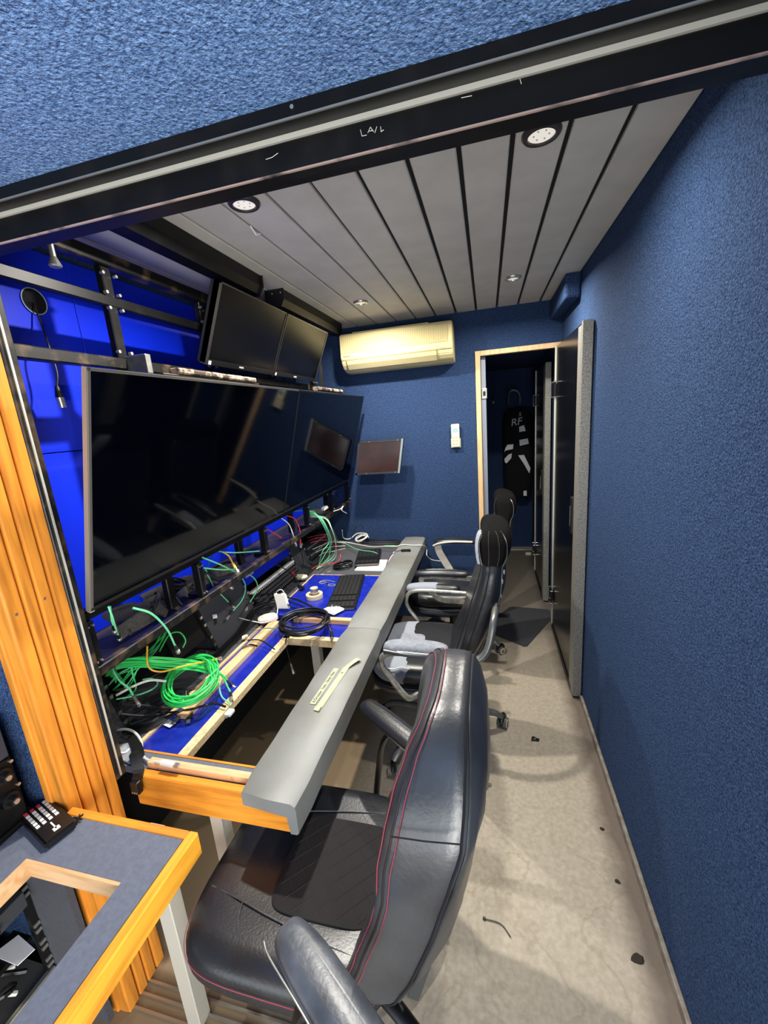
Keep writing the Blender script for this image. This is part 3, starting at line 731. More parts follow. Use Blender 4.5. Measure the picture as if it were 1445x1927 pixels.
# ---- chair with red stitching, nearest the camera
A = thing('office_chair', 'black leather office chair with red stitching and quilted seat, nearest the camera', 'chair', (-.40, .76, 0))
YC = .765
obj('seat', cushion(new(), -.475, .752, .262, .246, [(.375, .05), (.385, .015), (.41, .0), (.445, .0), (.466, .010), (.478, .030), (.483, .055), (.478, .11)], 4.2, 56), M['leather'], A, smooth=True)
obj('seat_side_panel', cushion(new(), -.475, .752, .2635, .2475, [(.388, .010), (.41, .0), (.432, .0), (.440, .002)], 4.2, 56), M['leatherp'], A, smooth=True)
obj('seat_pan', B(-.66, -.30, .58, .92, .355, .378, .01), M['black'], A)
st = obj('seat_stitching', tube(new(), [Vector((-.475 + c * .2655, .752 + s * .2495, .441)) for c, s in [se(2 * math.pi * j / 160, 4.2) for j in range(161)]], .0009, n=5, raw=True), M['red'], A)
obj('quilted_panel', cushion(new(), -.405, .752, .135, .125, [(.476, .0), (.4835, .002), (.4845, .008)], 6, 40), mat('quilted_cloth', '151314', .9), A, smooth=True)
bm = new()
for k in range(-4, 5):
    for s in (-1, 1):
        pts = []
        for j in range(25):
            t = -.13 + j * .26 / 24; x = t; y = s * t + k * .052
            if abs(y) < .118 and abs(x) < .127: pts.append(Vector((-.405 + x, .752 + y, .4848)))
        if len(pts) > 2: tube(bm, pts, .0011, n=4, raw=True)
obj('quilt_stitching', bm, mat('quilt_thread', '2e1c21', .8), A)
bm = new()
for s in (-1, 1):
    tube(bm, [(-.70, .752 + s * .10, .4795), (-.60, .752 + s * .118, .4825), (-.53, .752 + s * .132, .482), (-.42, .752 + s * .150, .482), (-.30, .752 + s * .165, .482)], .0020, n=6)
    tube(bm, [(-.60, .752 + s * .118, .4823), (-.585, .752 + s * .16, .4795), (-.54, .752 + s * .19, .4765), (-.48, .752 + s * .195, .476)], .0018, n=6)
obj('seat_seams', bm, M['leatherw'], A, smooth=True)
def lerp_tab(T, z):
    if z <= T[0][0]: return T[0][1:]
    for p, q in zip(T, T[1:]):
        if z <= q[0]:
            t = (z - p[0]) / (q[0] - p[0]); t = t * t * (3 - 2 * t) * .3 + t * .7
            return tuple(u + (v - u) * t for u, v in zip(p[1:], q[1:]))
    return T[-1][1:]
TA = [(.34, -.335, .095), (.40, -.300, .10), (.45, -.268, .11), (.50, -.242, .115), (.60, -.203, .125), (.70, -.166, .122), (.76, -.148, .122), (.83, -.134, .138), (.90, -.116, .145), (.96, -.106, .135), (1.01, -.096, .115), (1.045, -.086, .088), (1.07, -.076, .066)]
def slab_point(j, n, inset, t, bulge=0.0, NN=72):
    c, s_ = se(2 * math.pi * j / NN, 3.6); zc, hz = .702, .360
    z = zc + s_ * (hz - inset); hy = .250 - .055 * max(0, (z - .86) / .2) ** 1.6 - .012 * max(0, (.50 - z) / .1)
    xc, th = lerp_tab(TA, z)
    return Vector((xc + th * t + bulge * (1 + 2.2 * max(0, min(1, (.86 - z) / .4))), YC + c * (hy - inset), z))
def slab_ring(inset, t, bulge=0.0, NN=72): return [slab_point(j, 0, inset, t, bulge, NN) for j in range(NN)]
obj('backrest', loft(new(), [slab_ring(.20, -.30), slab_ring(.12, -.34), slab_ring(.06, -.46), slab_ring(.025, -.52), slab_ring(.008, -.49), slab_ring(.001, -.42), slab_ring(-.002, -.2), slab_ring(-.003, 0), slab_ring(-.002, .25), slab_ring(.002, .42), slab_ring(.010, .50), slab_ring(.03, .55, .006), slab_ring(.08, .56, .018), slab_ring(.14, .56, .026), slab_ring(.20, .56, .028)]), M['leatherw'], A, smooth=True)
for t_, ins, rr_, mm, nm in ((-.50, .008, .0010, 'red', 'red_stitching'), (-.32, -.0030, .0010, 'red', 'red_stitching')):
    P = slab_ring(ins, t_, 0, 144); P.append(P[0]); obj(nm, tube(new(), P, rr_, n=5, raw=True), M[mm], A)
P = slab_ring(-.0005, -.40, 0, 144); P.append(P[0]); obj('welt', tube(new(), P, .0020, n=6, raw=True), mat('dark_welt', '1a0f12', .6), A)
P = slab_ring(.0015, .42, 0, 144); P.append(P[0]); obj('rear_seam', tube(new(), P, .0024, n=6, raw=True), M['edge'], A)
P = slab_ring(.007, .49, 0, 144); P.append(P[0]); obj('rear_piping', tube(new(), P, .0026, n=6, raw=True), M['leatherw'], A, smooth=True)
xc, th = lerp_tab(TA, .93)
P = [Vector((xc + th * t_, YC - .2445 - .0035 * (1 - abs(t_)), .925 + .012 * t_)) for t_ in (-.42, -.2, 0, .2, .42)]
obj('cross_seam', tube(new(), P, .0014, n=5), M['edge'], A)
obj('rear_shell', loft(new(), [[Vector((x + .045 + .02 * (1 - c * c), YC + .16 * c, z)) if s > 0 else Vector((x + .02, YC + .16 * c, z)) for c, s in [se(2 * math.pi * j / 30, 4) for j in range(30)]] for x, z in ((-.215, .36), (-.175, .50), (-.135, .66), (-.115, .76))]), mat('shell_grey', '3a3c3b', .35), A, smooth=True)
obj('back_bracket', tube(new(), [(-.42, YC, .352), (-.25, YC, .345), (-.16, YC, .42), (-.12, YC, .60)], .03, n=8, flat=.4), M['black'], A, smooth=True)
def armpad(par, name, a, b, hw, z, th, m, drop=0.0, e=3.6):
    a = Vector(a); b = Vector(b); d = (b - a); L_ = d.length; ang = math.atan2(d.y, d.x); c = (a + b) / 2
    def bend(p, x, y): q = p.copy(); t = x / (L_ / 2); q.z -= drop * t * t + (.006 * (abs(y) / hw) ** 2); return q
    return obj(name, cushion(new(), c.x, c.y, L_ / 2, hw, [(z - th, .012), (z - th * .85, .002), (z - th * .5, 0), (z - th * .22, .004), (z - th * .06, .013), (z, .026)], e, 44, ang, bend), m, par, smooth=True)
n1 = armpad(A, 'armrest_pad', (-.395, .505), (-.11, .328), .041, .700, .034, mat('grey_arm', '3d4148', .36, col2='5a6068', scale=14, bump=.4, bscale=60, bdist=.002, spec=.6), .010)  # near pad in a lighter, mottled grey than the far one
obj('armrest_edge', tube(new(), [(-.418, .472, .678), (-.395, .452, .678), (-.30, .394, .682), (-.20, .331, .680)], .0018, n=6), M['armm'], n1, smooth=True)
n2 = armpad(A, 'armrest_pad', (-.425, 1.135), (-.150, .935), .036, .692, .030, M['leather'], .008)
obj('armrest_edge', tube(new(), [(-.425, 1.115, .667), (-.39, 1.075, .666), (-.30, 1.005, .664), (-.21, .935, .662)], .0035, n=6), M['alu'], n2, smooth=True)
for s, (ax, ay, bx, by) in ((-1, (-.30, .44, -.36, .535)), (1, (-.30, 1.04, -.36, .965))):
    obj('armrest_support', tube(new(), [(ax, ay, .668), (ax - .04, ay + s * .004, .60), (ax - .06, ay, .50), (bx, by, .40), (bx + .03, by - s * .12, .362)], .020, n=8, flat=.45), M['black'], A, smooth=True)
base(A, -.38, .76, .28, 45, M['black'])

# ---- generic old executive chair
def exec_chair(lab, cx, cy, S, yw, seatc, seatm, backm, rim_m):
    T = thing('office_chair', lab, 'chair', (cx, cy, 0)); yc = seatc[1]
    obj('seat', cushion(new(), seatc[0], yc, .235, .245, [(.40, .045), (.412, .012), (.435, .0), (.462, .0), (.478, .010), (.488, .030), (.492, .06), (.488, .11)], 3.6, 52), seatm, T, smooth=True)
    obj('lower_cushion', cushion(new(), seatc[0], yc, .238, .248, [(.345, .06), (.355, .015), (.372, .0), (.388, .0), (.400, .015)], 3.6, 52), M['leatherw'], T, smooth=True)
    obj('seat_piping', tube(new(), [Vector((seatc[0] + c * .236, yc + s * .246, .399)) for c, s in [se(2 * math.pi * j / 80, 3.6) for j in range(81)]], .004, n=6, raw=True), M['leatherw'], T, smooth=True)
    obj('backrest', loft(new(), [back_ring(s, yc) for s in S]), backm, T, smooth=True)
    for f, nm in ((-.86, 'front_seam'), (-.15, 'side_seam'), (.84, 'rear_seam')):
        obj(nm, tube(new(), rim(S, yc, f, .0 if abs(f) < .5 else -.003)[2:-2], .0022, n=6, raw=True), rim_m if f > .5 else M['edge'], T)
    base(T, cx, cy, .32 if cy < 2 else .30, -126 if cy < 2 else -10, M['armm'])
    return T
SB = interp([(.46, -.185, .09, .20, 0), (.54, -.135, .11, .235, .0), (.62, -.095, .115, .25, .01), (.74, -.055, .125, .255, .02), (.86, -.018, .125, .255, .02), (.95, .0, .105, .25, .015), (.985, .006, .10, .235, .01), (1.02, .012, .125, .215, .012), (1.065, .012, .13, .19, .012), (1.095, .010, .105, .16, .008), (1.108, .008, .06, .13, .0)])
head = peel('peeled_backrest', '141518', 2, 1.055, 1, .0, c2='141518')
Bc = exec_chair('black chair with flaking grey seat and armrests, the middle of the three', -.262, 1.772, SB, 0, (-.335, 1.825), peel('peeling_seat', '17181a', 0, -.13, -1, .05), mat('chair_back_worn', '1a1b1e', .33, col2='26282c', scale=6, bump=.5, bscale=30, bdist=.003, spec=.6), M['leatherw'])
# suede head cushion with stitched lines, flaked front edge
HB = [s for s in SB if s[0] > .985]
def grow(S, g): return [(z + (.006 if z > 1.05 else 0), xc, th + 2 * g, hw + g, bu) for z, xc, th, hw, bu in S]
obj('head_cushion', loft(new(), [back_ring(s, 1.825) for s in grow(HB, .004)]), M['suede'], Bc, smooth=True)
for f in (-.25, .35, .8): obj('head_stitching', tube(new(), rim(grow(HB, .004), 1.825, f, .0005)[:-2], .0012, n=5, raw=True), mat('grey_thread', '2a2a2b', .8), Bc)
obj('peeled_edge', loft(new(), [[Vector((xc - th / 2 - .010 + dx, 1.825 - hw + .02 + dy, z)) for dx, dy in ((0.004, 0), (.022, -.012), (.022, .05), (.004, .05))] for z, xc, th, hw, bu in HB[:-4]]), M['peel'], Bc, smooth=True)
bm = new()
for z, x in ((.97, .057), (.93, .05), (.87, .043), (.80, .022)): sphere(bm, (x - .004, 1.825 - .245 if z < 1 else 1.825 - .222, z), .0055, (.7, .5, 2.1), 8)
obj('flaked_spots', bm, M['peel'], Bc)
p1 = armpad(Bc, 'armrest_pad', (-.455, 1.535), (-.175, 1.535), .042, .668, .036, M['peel'], .012)
obj('pad_underside', tube(new(), [(-.445, 1.498, .640), (-.33, 1.494, .630), (-.18, 1.498, .628)], .013, n=8, flat=.7), M['leatherw'], p1, smooth=True)
obj('arm_loop', tube(new(), [(-.10, 1.49, .628), (-.20, 1.50, .628), (-.38, 1.50, .632), (-.448, 1.50, .615), (-.458, 1.50, .565), (-.425, 1.50, .51), (-.375, 1.50, .435), (-.345, 1.52, .402), (-.30, 1.60, .395)], .0135, n=10), M['armw'], Bc, smooth=True)
obj('arm_rear_tube', tube(new(), [(-.14, 1.49, .628), (-.085, 1.49, .622), (-.035, 1.495, .645), (-.008, 1.505, .70), (.008, 1.53, .78), (.02, 1.60, .82)], .0145, n=10), M['armm'], Bc, smooth=True)
obj('seat_tape', tube(new(), [(-.50, 1.60, .496), (-.44, 1.585, .494), (-.40, 1.60, .497), (-.36, 1.59, .495)], .003, n=5, flat=.3), M['white'], Bc)
p2 = armpad(Bc, 'armrest_pad', (-.468, 2.145), (-.165, 2.145), .040, .672, .034, peel('peeling_armrest', '17181a', 0, -.02, -1, .03), .012)
obj('arm_loop', tube(new(), [(-.13, 2.11, .632), (-.25, 2.11, .640), (-.38, 2.11, .642), (-.445, 2.11, .625), (-.468, 2.11, .575), (-.455, 2.11, .525), (-.41, 2.10, .465), (-.38, 2.07, .42), (-.33, 2.00, .395)], .011, n=10), M['armw'], Bc, smooth=True)
obj('seat_patch', cushion(new(), -.40, 1.80, .075, .10, [(.489, .0), (.4945, .001), (.4955, .006)], 5, 30), M['peel'], Bc, smooth=True)
obj('seat_tear', cushion(new(), -.375, 1.775, .045, .035, [(.4945, .0), (.4962, .001)], 3, 14), M['blackm'], Bc)
SC = [(z - .02, xc + .072, th * .97, hw * .96, bu) for z, xc, th, hw, bu in SB]
Cc = exec_chair('plain black chair farthest from the camera, in front of the doorway', -.25, 2.60, SC, 0, (-.30, 2.60), M['leather'], M['leather'], M['leatherw'])
HC = [s for s in SC if s[0] > .965]
obj('head_cushion', loft(new(), [back_ring(s, 2.60) for s in grow(HC, .004)]), M['suede'], Cc, smooth=True)
p3 = armpad(Cc, 'armrest_pad', (-.45, 2.315), (-.12, 2.315), .036, .690, .032, M['leather'], .014)
obj('arm_strap', ribbon(new(), [(-.10, 2.295, .640), (-.25, 2.295, .652), (-.38, 2.295, .650), (-.405, 2.295, .615), (-.345, 2.295, .545), (-.29, 2.295, .502), (-.16, 2.30, .490), (-.12, 2.36, .44), (-.15, 2.45, .39)], .030, .010, up=Vector((0, 1, 0))), M['armw'], Cc)
p4 = armpad(Cc, 'armrest_pad', (-.40, 2.90), (-.10, 2.90), .036, .705, .030, M['leather'], .016)
obj('arm_strap', tube(new(), [(-.405, 2.868, .655), (-.36, 2.868, .674), (-.26, 2.868, .686), (-.12, 2.868, .684)], .0075, n=8), M['alup'], Cc, smooth=True)
obj('arm_post', ribbon(new(), [(-.375, 2.88, .662), (-.36, 2.88, .60), (-.325, 2.88, .53), (-.28, 2.86, .45), (-.26, 2.75, .395)], .05, .010, up=Vector((0, 1, 0))), M['alup'], Cc)

# ================================================================== near bench
bn = thing('side_bench', 'slate-topped bench with oak edges and a rectangular cut-out, bottom left', 'bench', (-1.2, .1, 0))
bm = new(); X0, X1, Y1, ZT = -2.0, -.676, .581, .720
box(bm, -.742, X1, -.9, Y1, .697, ZT); box(bm, X0, -.742, .482, Y1, .697, ZT); box(bm, X0, -1.0, -.9, .482, .697, ZT)
obj('top', bm, M['slate'], bn)
obj('front_edge', B(X1, -.652, -.9, .603, .662, ZT + .001, .003, 1), M['oak_y'], bn)
obj('back_edge', B(-1.018, X1, Y1, .603, .664, ZT + .0008, .003, 1), M['oak_x'], bn)
bm = new(); box(bm, -1.0, -.742, .4755, .482, .678, ZT - .001); box(bm, -1.0, -.993, -.9, .4755, .678, ZT - .001)
obj('cutout_edge', bm, M['pine_x'], bn)
obj('leg', B(-.838, -.794, .605, .645, 0.0005, .66, .002, 1), M['alup'], bn)
cb = thing('rack_cabinet', 'dark equipment cabinet under the bench, seen through the cut-out', 'cabinet', (-1.4, .2, 0))
obj('end_panel', B(-1.19, -1.052, .556, .572, .02, .69), M['felt'], cb)
obj('body', B(-1.75, -1.55, -.8, .572, .02, .66), M['blackm'], cb)
obj('plinth', B(-1.56, -1.19, -.8, .553, .02, .19), mat('cabinet_base', '4c4a48', .5), cb)
obj('plinth_lip', B(-1.195, -1.180, -.8, .553, .185, .205, .002, 1), M['alu'], cb)
r = obj('rack_rail', B(-1.20, -1.1885, .538, .556, .19, .67), M['black'], cb)
for k in range(22):
    if k % 3 == 2 or 8 < k < 12: continue
    z = .22 + k * .0205; obj('cage_nut', B(-1.1878, -1.183, .540, .554, z - .005, z + .005), M['nickel'], r)
d = thing('rack_equipment', 'grey rack unit with a knob, upper one inside the cabinet under the bench', 'rack unit', (-1.35, .2, .44))
obj('casing', B(-1.52, -1.165, -.5, .535, .455, .50, .002), mat('unit_grey', '4d5054', .4, metal=.4), d)
obj('knob', cyl(new(), (-1.165, .46, .478), (-1.150, .46, .478), .008), M['black'], d)
d = thing('rack_equipment', 'silver rack unit at the top of the cabinet under the bench', 'rack unit', (-1.35, .2, .56))
obj('casing', B(-1.52, -1.20, -.5, .50, .56, .60, .002), mat('unit_silver', 'a9bccb', .25, metal=.7), d)
P = [px(x, y, 'z', .34) for x, y in ((-15, 1798), (35, 1760), (66, 1787), (33, 1818))]
bm = new(); A1 = [bm.verts.new(p) for p in P]; A2 = [bm.verts.new(p + Vector((0, 0, .002))) for p in P]; bm.faces.new(A1[::-1]); bm.faces.new(A2)
for i in range(4): bm.faces.new((A1[i], A1[(i + 1) % 4], A2[(i + 1) % 4], A2[i]))
d = thing('paper_sheet', 'white paper sheet lying inside the cabinet under the bench', 'paper', P[0]); obj('sheet', bm, M['paper'], d)
obj('tray', B(-1.26, -1.197, .40, .535, .325, .3385), M['steel'], d)
for i in range(5):
    q = random.Random(i)
    P = [(-1.24 + q.uniform(-.05, .03), .20 + .05 * k + q.uniform(-.02, .02), .225 + q.uniform(-.01, .05)) for k in range(7)]
    o = obj('cable', tube(new(), P, .006, n=6), M['cwhite'] if i % 2 else M['cblack'])
    tag(o, ('white' if i % 2 else 'black') + ' cable lying tangled in the bottom of the cabinet under the bench', 'cable', ('white' if i % 2 else 'black') + ' cables in the cabinet under the bench')

# rack gear and keypad on the bench, by the carpeted wall
rg = thing('rack_unit', 'black rack case with round knobs standing on the bench at the left edge', 'rack unit', (-1.25, .35, .721))
obj('case', B(-1.42, -1.105, .12, .565, .7215, .985, .004), M['black'], rg)
obj('upper_panel', B(-1.1055, -1.100, .13, .56, .90, .98, .001, 1), mat('panel_grey', '2c3138', .5), rg)
pnl = obj('lower_panel', B(-1.1055, -1.100, .13, .56, .735, .895, .001, 1), M['steel'], rg)
for z in (.865, .80):
    for y in (.535, .49, .44, .39):
        k = obj('knob', cyl(cyl(new(), (-1.10, y, z), (-1.092, y, z), .020, .018, 20), (-1.092, y, z), (-1.076, y, z), .012, .010, 16), M['black'], pnl, smooth=True)
        obj('knob_cap', cyl(new(), (-1.076, y, z), (-1.0745, y, z), .006, n=12), M['nickel'], k)
        obj('screw', cyl(new(), (-1.10, y + .024, z + .02), (-1.096, y + .024, z + .02), .004, n=8), M['nickel'], pnl)
obj('foot_rail', B(-1.112, -1.09, .12, .57, .7215, .735, .003), M['steel'], rg)
obj('label_strip', B(-1.1, -1.0985, .30, .50, .925, .950), M['paper'], rg)
c = [px(52, 1530, 'z', .735), px(85, 1517, 'z', .735), px(125, 1550, 'z', .735), px(95, 1578, 'z', .735)]
u = ((c[3] - c[0]) + (c[2] - c[1])).normalized(); v = Vector((0, 0, 1)).cross(u); ce = sum(c, Vector()) / 4
kp = thing('keypad_remote', 'small black remote with rows of white buttons lying on the bench', 'remote control', (ce.x, ce.y, .721))
f = FR(ce - u * .075 - v * .032 + Vector((0, 0, -.0135)), u, v)
obj('body', fbox(new(), f, 0, .15, 0, .064, 0, .019, .005), M['black'], kp)
bm = new(); bc = new()
for i in range(6):
    for j in range(4):
        t = fbox(bc if i == 0 and j < 3 else bm, f, .012 + i * .0135, .021 + i * .0135, .008 + j * .0125, .015 + j * .0125, .019, .0205)
obj('white_buttons', bm, M['white'], kp); obj('coloured_buttons', bc, M['cred'], kp)
bm = fbox(new(), f, .098, .128, .030, .033, .019, .0198); fbox(bm, f, .122, .134, .025, .038, .019, .0198)
obj('printed_mark', bm, M['white'], kp)
p = px(148, 1543, 'z', .722)
bm = new()
for k in range(6): a = k * 1.1; tube(bm, [p + Vector((0, 0, .005)), p + Vector((.011 * math.cos(a), .011 * math.sin(a), .004 + .003 * (k % 2)))], .0022, n=5)
tag(obj('cable_clip', bm, M['black']), 'tiny black clip lying on the bench beside the oak edge', 'clip')

# ================================================================== cables
def P3(p):
    if isinstance(p, Vector): return p
    x, y, k = p[0], p[1], p[2]
    return pln(x, y, p[3]) if k == 's' else px(x, y, k, p[3])
def bnc(par, a, b, boot=None, k=1.0):
    """coax plug at a pointing along b-a"""
    d = (b - a).normalized()
    if boot: obj('boot', cyl(new(), a, a + d * .028 * k, .0048 * k, .0058 * k, 10), boot, par, smooth=True)
    bm = cyl(new(), a + d * .026 * k, a + d * .040 * k, .0052 * k, n=10); cyl(bm, a + d * .039 * k, a + d * .052 * k, .0074 * k, n=12)
    obj('plug', bm, M['nickel'], par)
def cable(pts, r, m, lab, group=None, end=None, start=None, name='cable', boot='cblack', k=5, cat='cable'):
    Q = [P3(p) for p in pts]
    bm = tube(new(), Q, r, n=7, k=k)
    o = obj(name, bm, M[m], None, smooth=True); tag(o, lab, cat, group)
    if end: bnc(o, Q[-1], Q[-1] + (Q[-1] - Q[-2]), M[boot] if boot else None)
    if start: bnc(o, Q[0], Q[0] + (Q[0] - Q[1]), M[boot] if boot else None)
    return o
def coil(c, ux, uy, a, b, n, r, spread, seed, lift=.0, tails=((), ())):
    rnd = random.Random(seed); P = [P3(t) for t in tails[0]]
    for i in range(n):
        da, db, dx, dy, dz = rnd.uniform(-spread, spread), rnd.uniform(-spread, spread), rnd.uniform(-spread, spread), rnd.uniform(-spread, spread), i * r * lift
        for j in range(16):
            t = 2 * math.pi * j / 16
            P.append(c + ux * ((a + da) * math.cos(t) + dx) + uy * ((b + db) * math.sin(t) + dy) + Vector((0, 0, dz + rnd.uniform(0, r * .6))))
    P += [P3(t) for t in tails[1]]
    return tube(new(), P, r, n=7, k=3)
# green coil on the near blue board
c = px(361, 1286, 'z', .715); ux = Vector((.85, .53, .10)).normalized(); uy = Vector((-.56, .80, .12)).normalized()
g = obj('cable_coil', coil(c, ux, uy, .083, .112, 14, .0029, .012, 5, .8, ((), ((418, 1272, 'z', .70), (428, 1292, 'z', .665), (434, 1303, 'z', .650)))), M['green'], None, smooth=True)
tag(g, 'bright green coiled cable lying on the near end of the console', 'cable')
q = px(434, 1303, 'z', .650); bnc(g, q, q + Vector((.03, -.04, -.004)), M['cblack'])
obj('cable_tie', tube(new(), [c + ux * .05 + uy * .10 + Vector((0, 0, .0)), c + ux * .055 + uy * .115 + Vector((0, 0, .03)), c + ux * .065 + uy * .13 + Vector((0, 0, .01))], .002, n=5), M['cblack'], g)
GB = 'green cables bundled over the near rack bay'
labG = 'thin green cable in the bundle running from the near rack bay to the green coil'
rr = random.Random(11)
for i in range(13):
    j = lambda s: rr.uniform(-s, s)
    y0 = 1262 + i * 1.6
    cable([(186 + i * 4, y0 + 6 + j(4), 's', .012), (215 + j(4), 1247 + i * 1.2 + j(3), 's', .040), (258 + j(6), 1237 + i * 1.6 + j(3), 's', .070), (314 + j(5), 1240 + i * 1.5 + j(3), 's', .10), (366 + j(4), 1243 + i * 1.6 + j(2), 's', .13), (398 + j(3), 1252 + i * 1.5, 's', .155)], .0027, 'green', labG, GB)
for i in range(8):
    j = lambda s: rr.uniform(-s, s)
    x0, y0 = 204 + (i % 4) * 9, 1290 + (i % 4) * 9
    cable([(x0, y0, 's', .008), (x0 + 22 + j(3), y0 - 22, 's', .03), (258 + j(10), 1252 + j(6), 's', .055), (285 + j(8), 1226 + j(5), 's', .05), (306 + j(4), 1200 + j(5), 's', .03), (314 + j(2), 1180 + j(2), 's', .01)], .0024, 'green2' if i % 3 == 0 else 'green', 'thin green cable fanning from the sockets of the near bay up behind the rail', 'green cables fanning up behind the lower rail')
cable([(250, 1144, 'x', -1.03), (285, 1155, 'x', -1.02), (314, 1184, 'x', -1.03), (329, 1214, 'x', -1.06)], .0032, 'green2', 'pale green cable arching down from under the television, nearest the post, ending in a plug', end=True)
cable([(204, 1141, 'x', -1.03), (211, 1160, 'x', -1.03), (217, 1180, 'x', -1.06), (222, 1194, 'x', -1.10)], .0028, 'green2', 'short green cable hanging down from the near bottom corner of the television', end=True)
cable([(207, 1141, 'x', -1.03), (210, 1165, 'x', -1.04), (213, 1176, 'x', -1.06)], .0026, 'green2', 'shorter green cable with red band hanging beside another under the television corner', end=True)
cable([(300, 1226, 's', .05), (318, 1195, 's', .05), (338, 1190, 's', .06), (349, 1205, 's', .06), (344, 1219, 's', .06)], .0028, 'green', 'green cable making a small loop above the near rack bay', None)
cable([(277, 1216, 's', .10), (279, 1254, 's', .10), (303, 1264, 's', .12), (343, 1254, 's', .14), (396, 1243, 's', .15)], .003, 'cyel', 'yellow cable looping across the green bundle', end=True, boot='cyel')
cable([(218, 1309, 's', .02), (256, 1289, 's', .055), (285, 1280, 's', .075), (312, 1282, 's', .08)], .0042, 'cwhite', 'cream cable arching low across the near rack bay')
cable([(216, 1237, 's', .05), (212, 1257, 's', .07), (224, 1280, 's', .07), (242, 1295, 's', .07), (250, 1308, 's', .06)], .0034, 'green2', 'pale green cable curling down to a grey plug in the near bay', end=True, boot='armm')
cable([(219, 1316, 's', .02), (255, 1309, 's', .03), (285, 1298, 's', .04), (297, 1285, 's', .035), (285, 1277, 's', .03), (268, 1279, 's', .02)], .0026, 'green2', 'thin mint green cable in a flat loop at the bottom of the near bay')
cable([(227, 1325, 's', .03), (271, 1328, 's', .05), (316, 1333, 's', .07)], .0055, 'rust', 'braided black cable with a silver plug along the bottom of the near bay', end=True)
for i, pts in enumerate((((228, 1344, 's', .02), (271, 1347, 's', .04), (314, 1342, 's', .07), (358, 1335, 'z', .665), (402, 1324, 'z', .66), (424, 1330, 'z', .655)),
                         ((216, 1300, 's', .02), (260, 1290, 's', .02), (300, 1268, 's', .02), (340, 1262, 's', .03)),
                         ((240, 1318, 's', .02), (280, 1310, 's', .03), (305, 1300, 's', .05), (320, 1318, 's', .06), (300, 1334, 's', .05)),
                         ((250, 1336, 's', .03), (290, 1322, 's', .04), (330, 1310, 's', .06), (352, 1322, 's', .09), (340, 1340, 's', .11)))):
    cable(pts, .0042, 'cblack', ['black cable running out of the near bay over the blue board to a white plug', 'black cable lying deep in the near bay behind the green ones', 'black cable bent in a hook near the bottom of the near bay', 'black cable looping beside the green coil'][i])
p = px(433, 1341, 'z', .65)
d = thing('cable_plug', 'white plug at the edge of the blue board beside the near opening', 'plug', p)
obj('shell', box(new(), p.x - .012, p.x + .012, p.y - .018, p.y + .012, p.z - .004, p.z + .008, .003), M['white'], d); obj('pins', B(p.x - .006, p.x + .006, p.y - .026, p.y - .018, p.z - .001, p.z + .005), M['nickel'], d)
for i, off in enumerate((0, 6, 13, 19)):
    cable([(194, 1362 + off, 'z', .66), (235, 1366 + off * .6, 'z', .655), (275, 1364 + off * .5, 'z', .655), (310, 1350 + off * .3, 'z', .66), (345, 1334, 'z', .668)], .0036, 'cblack', 'black cable lying across the grey ledge beside the oak post', 'black cables on the ledge beside the oak post')
w = cable([(196, 1387, 'z', .655), (227, 1373, 'z', .672), (250, 1376, 'z', .675), (265, 1394, 'z', .668), (268, 1420, 'z', .662), (280, 1431, 'z', .666), (302, 1435, 'z', .680)], .0038, 'cwhite', 'white cable curving from the oak post over the desk end to a white plug')
q = px(304, 1435, 'z', .683); obj('plug_body', cyl(new(), q, q + Vector((.045, -.002, .001)), .0075, .0085, 12), M['white'], w); obj('plug_tip', B(q.x + .045, q.x + .062, q.y - .008, q.y + .003, q.z - .003, q.z + .005), M['nickel'], w)
# black strap and power plug over the desk end
a, b, c2 = px(250, 1384, 'z', .666), px(262, 1420, 'z', .668), px(264, 1450, 'y', .772)
t = tag(obj('power_lead', ribbon(new(), [a, b, Vector((b.x + .003, .80, .683)), Vector((c2.x, .768, .672)), Vector((c2.x + .006, .752, .652))], .028, .008), M['cblack']), 'black power lead with a three-pin plug hanging over the oak desk end', 'cable')
e = Vector((c2.x + .006, .748, .650)); bm = B(e.x - .014, e.x + .014, e.y - .012, e.y + .006, e.z - .035, e.z + .004, .004); pg = obj('plug_body', bm, M['black'], t)
bm = new()
for dx in (-.007, 0, .007): box(bm, e.x + dx - .0018, e.x + dx + .0018, e.y - .0135, e.y - .0115, e.z - .030, e.z - .024)
obj('contacts', bm, M['nickel'], pg)
# plastic packet
cs = [px(207, 1408, 'z', .655), px(258, 1397, 'z', .655), px(262, 1415, 'z', .655), px(244, 1438, 'z', .655), px(205, 1424, 'z', .655)]
bm = new(); A1 = [bm.verts.new(v + Vector((0, 0, .0))) for v in cs]; A2 = [bm.verts.new(v + Vector((0, 0, .006))) for v in cs]
bm.faces.new(A1); bm.faces.new(A2[::-1])
for i in range(5): bm.faces.new((A1[i], A1[(i + 1) % 5], A2[(i + 1) % 5], A2[i]))
bg = tag(obj('plastic_packet', bm, M['bag']), 'clear plastic packet with blue edge lying at the near end of the desk', 'packet')
bm = new(); ribbon(bm, [cs[1] + Vector((0, 0, .008)), cs[2] + Vector((0, 0, .008)), cs[3] + Vector((0, 0, .008))], .010, .002); obj('blue_edge', bm, M['bagblue'], bg)
bm = new(); ribbon(bm, [cs[0] * .5 + cs[4] * .5 + Vector((.01, 0, .008)), cs[0] * .4 + cs[3] * .6 + Vector((0, .01, .008)), cs[2] * .7 + cs[0] * .3 + Vector((0, 0, .008))], .006, .0015); obj('seal_line', bm, M['paper'], bg)
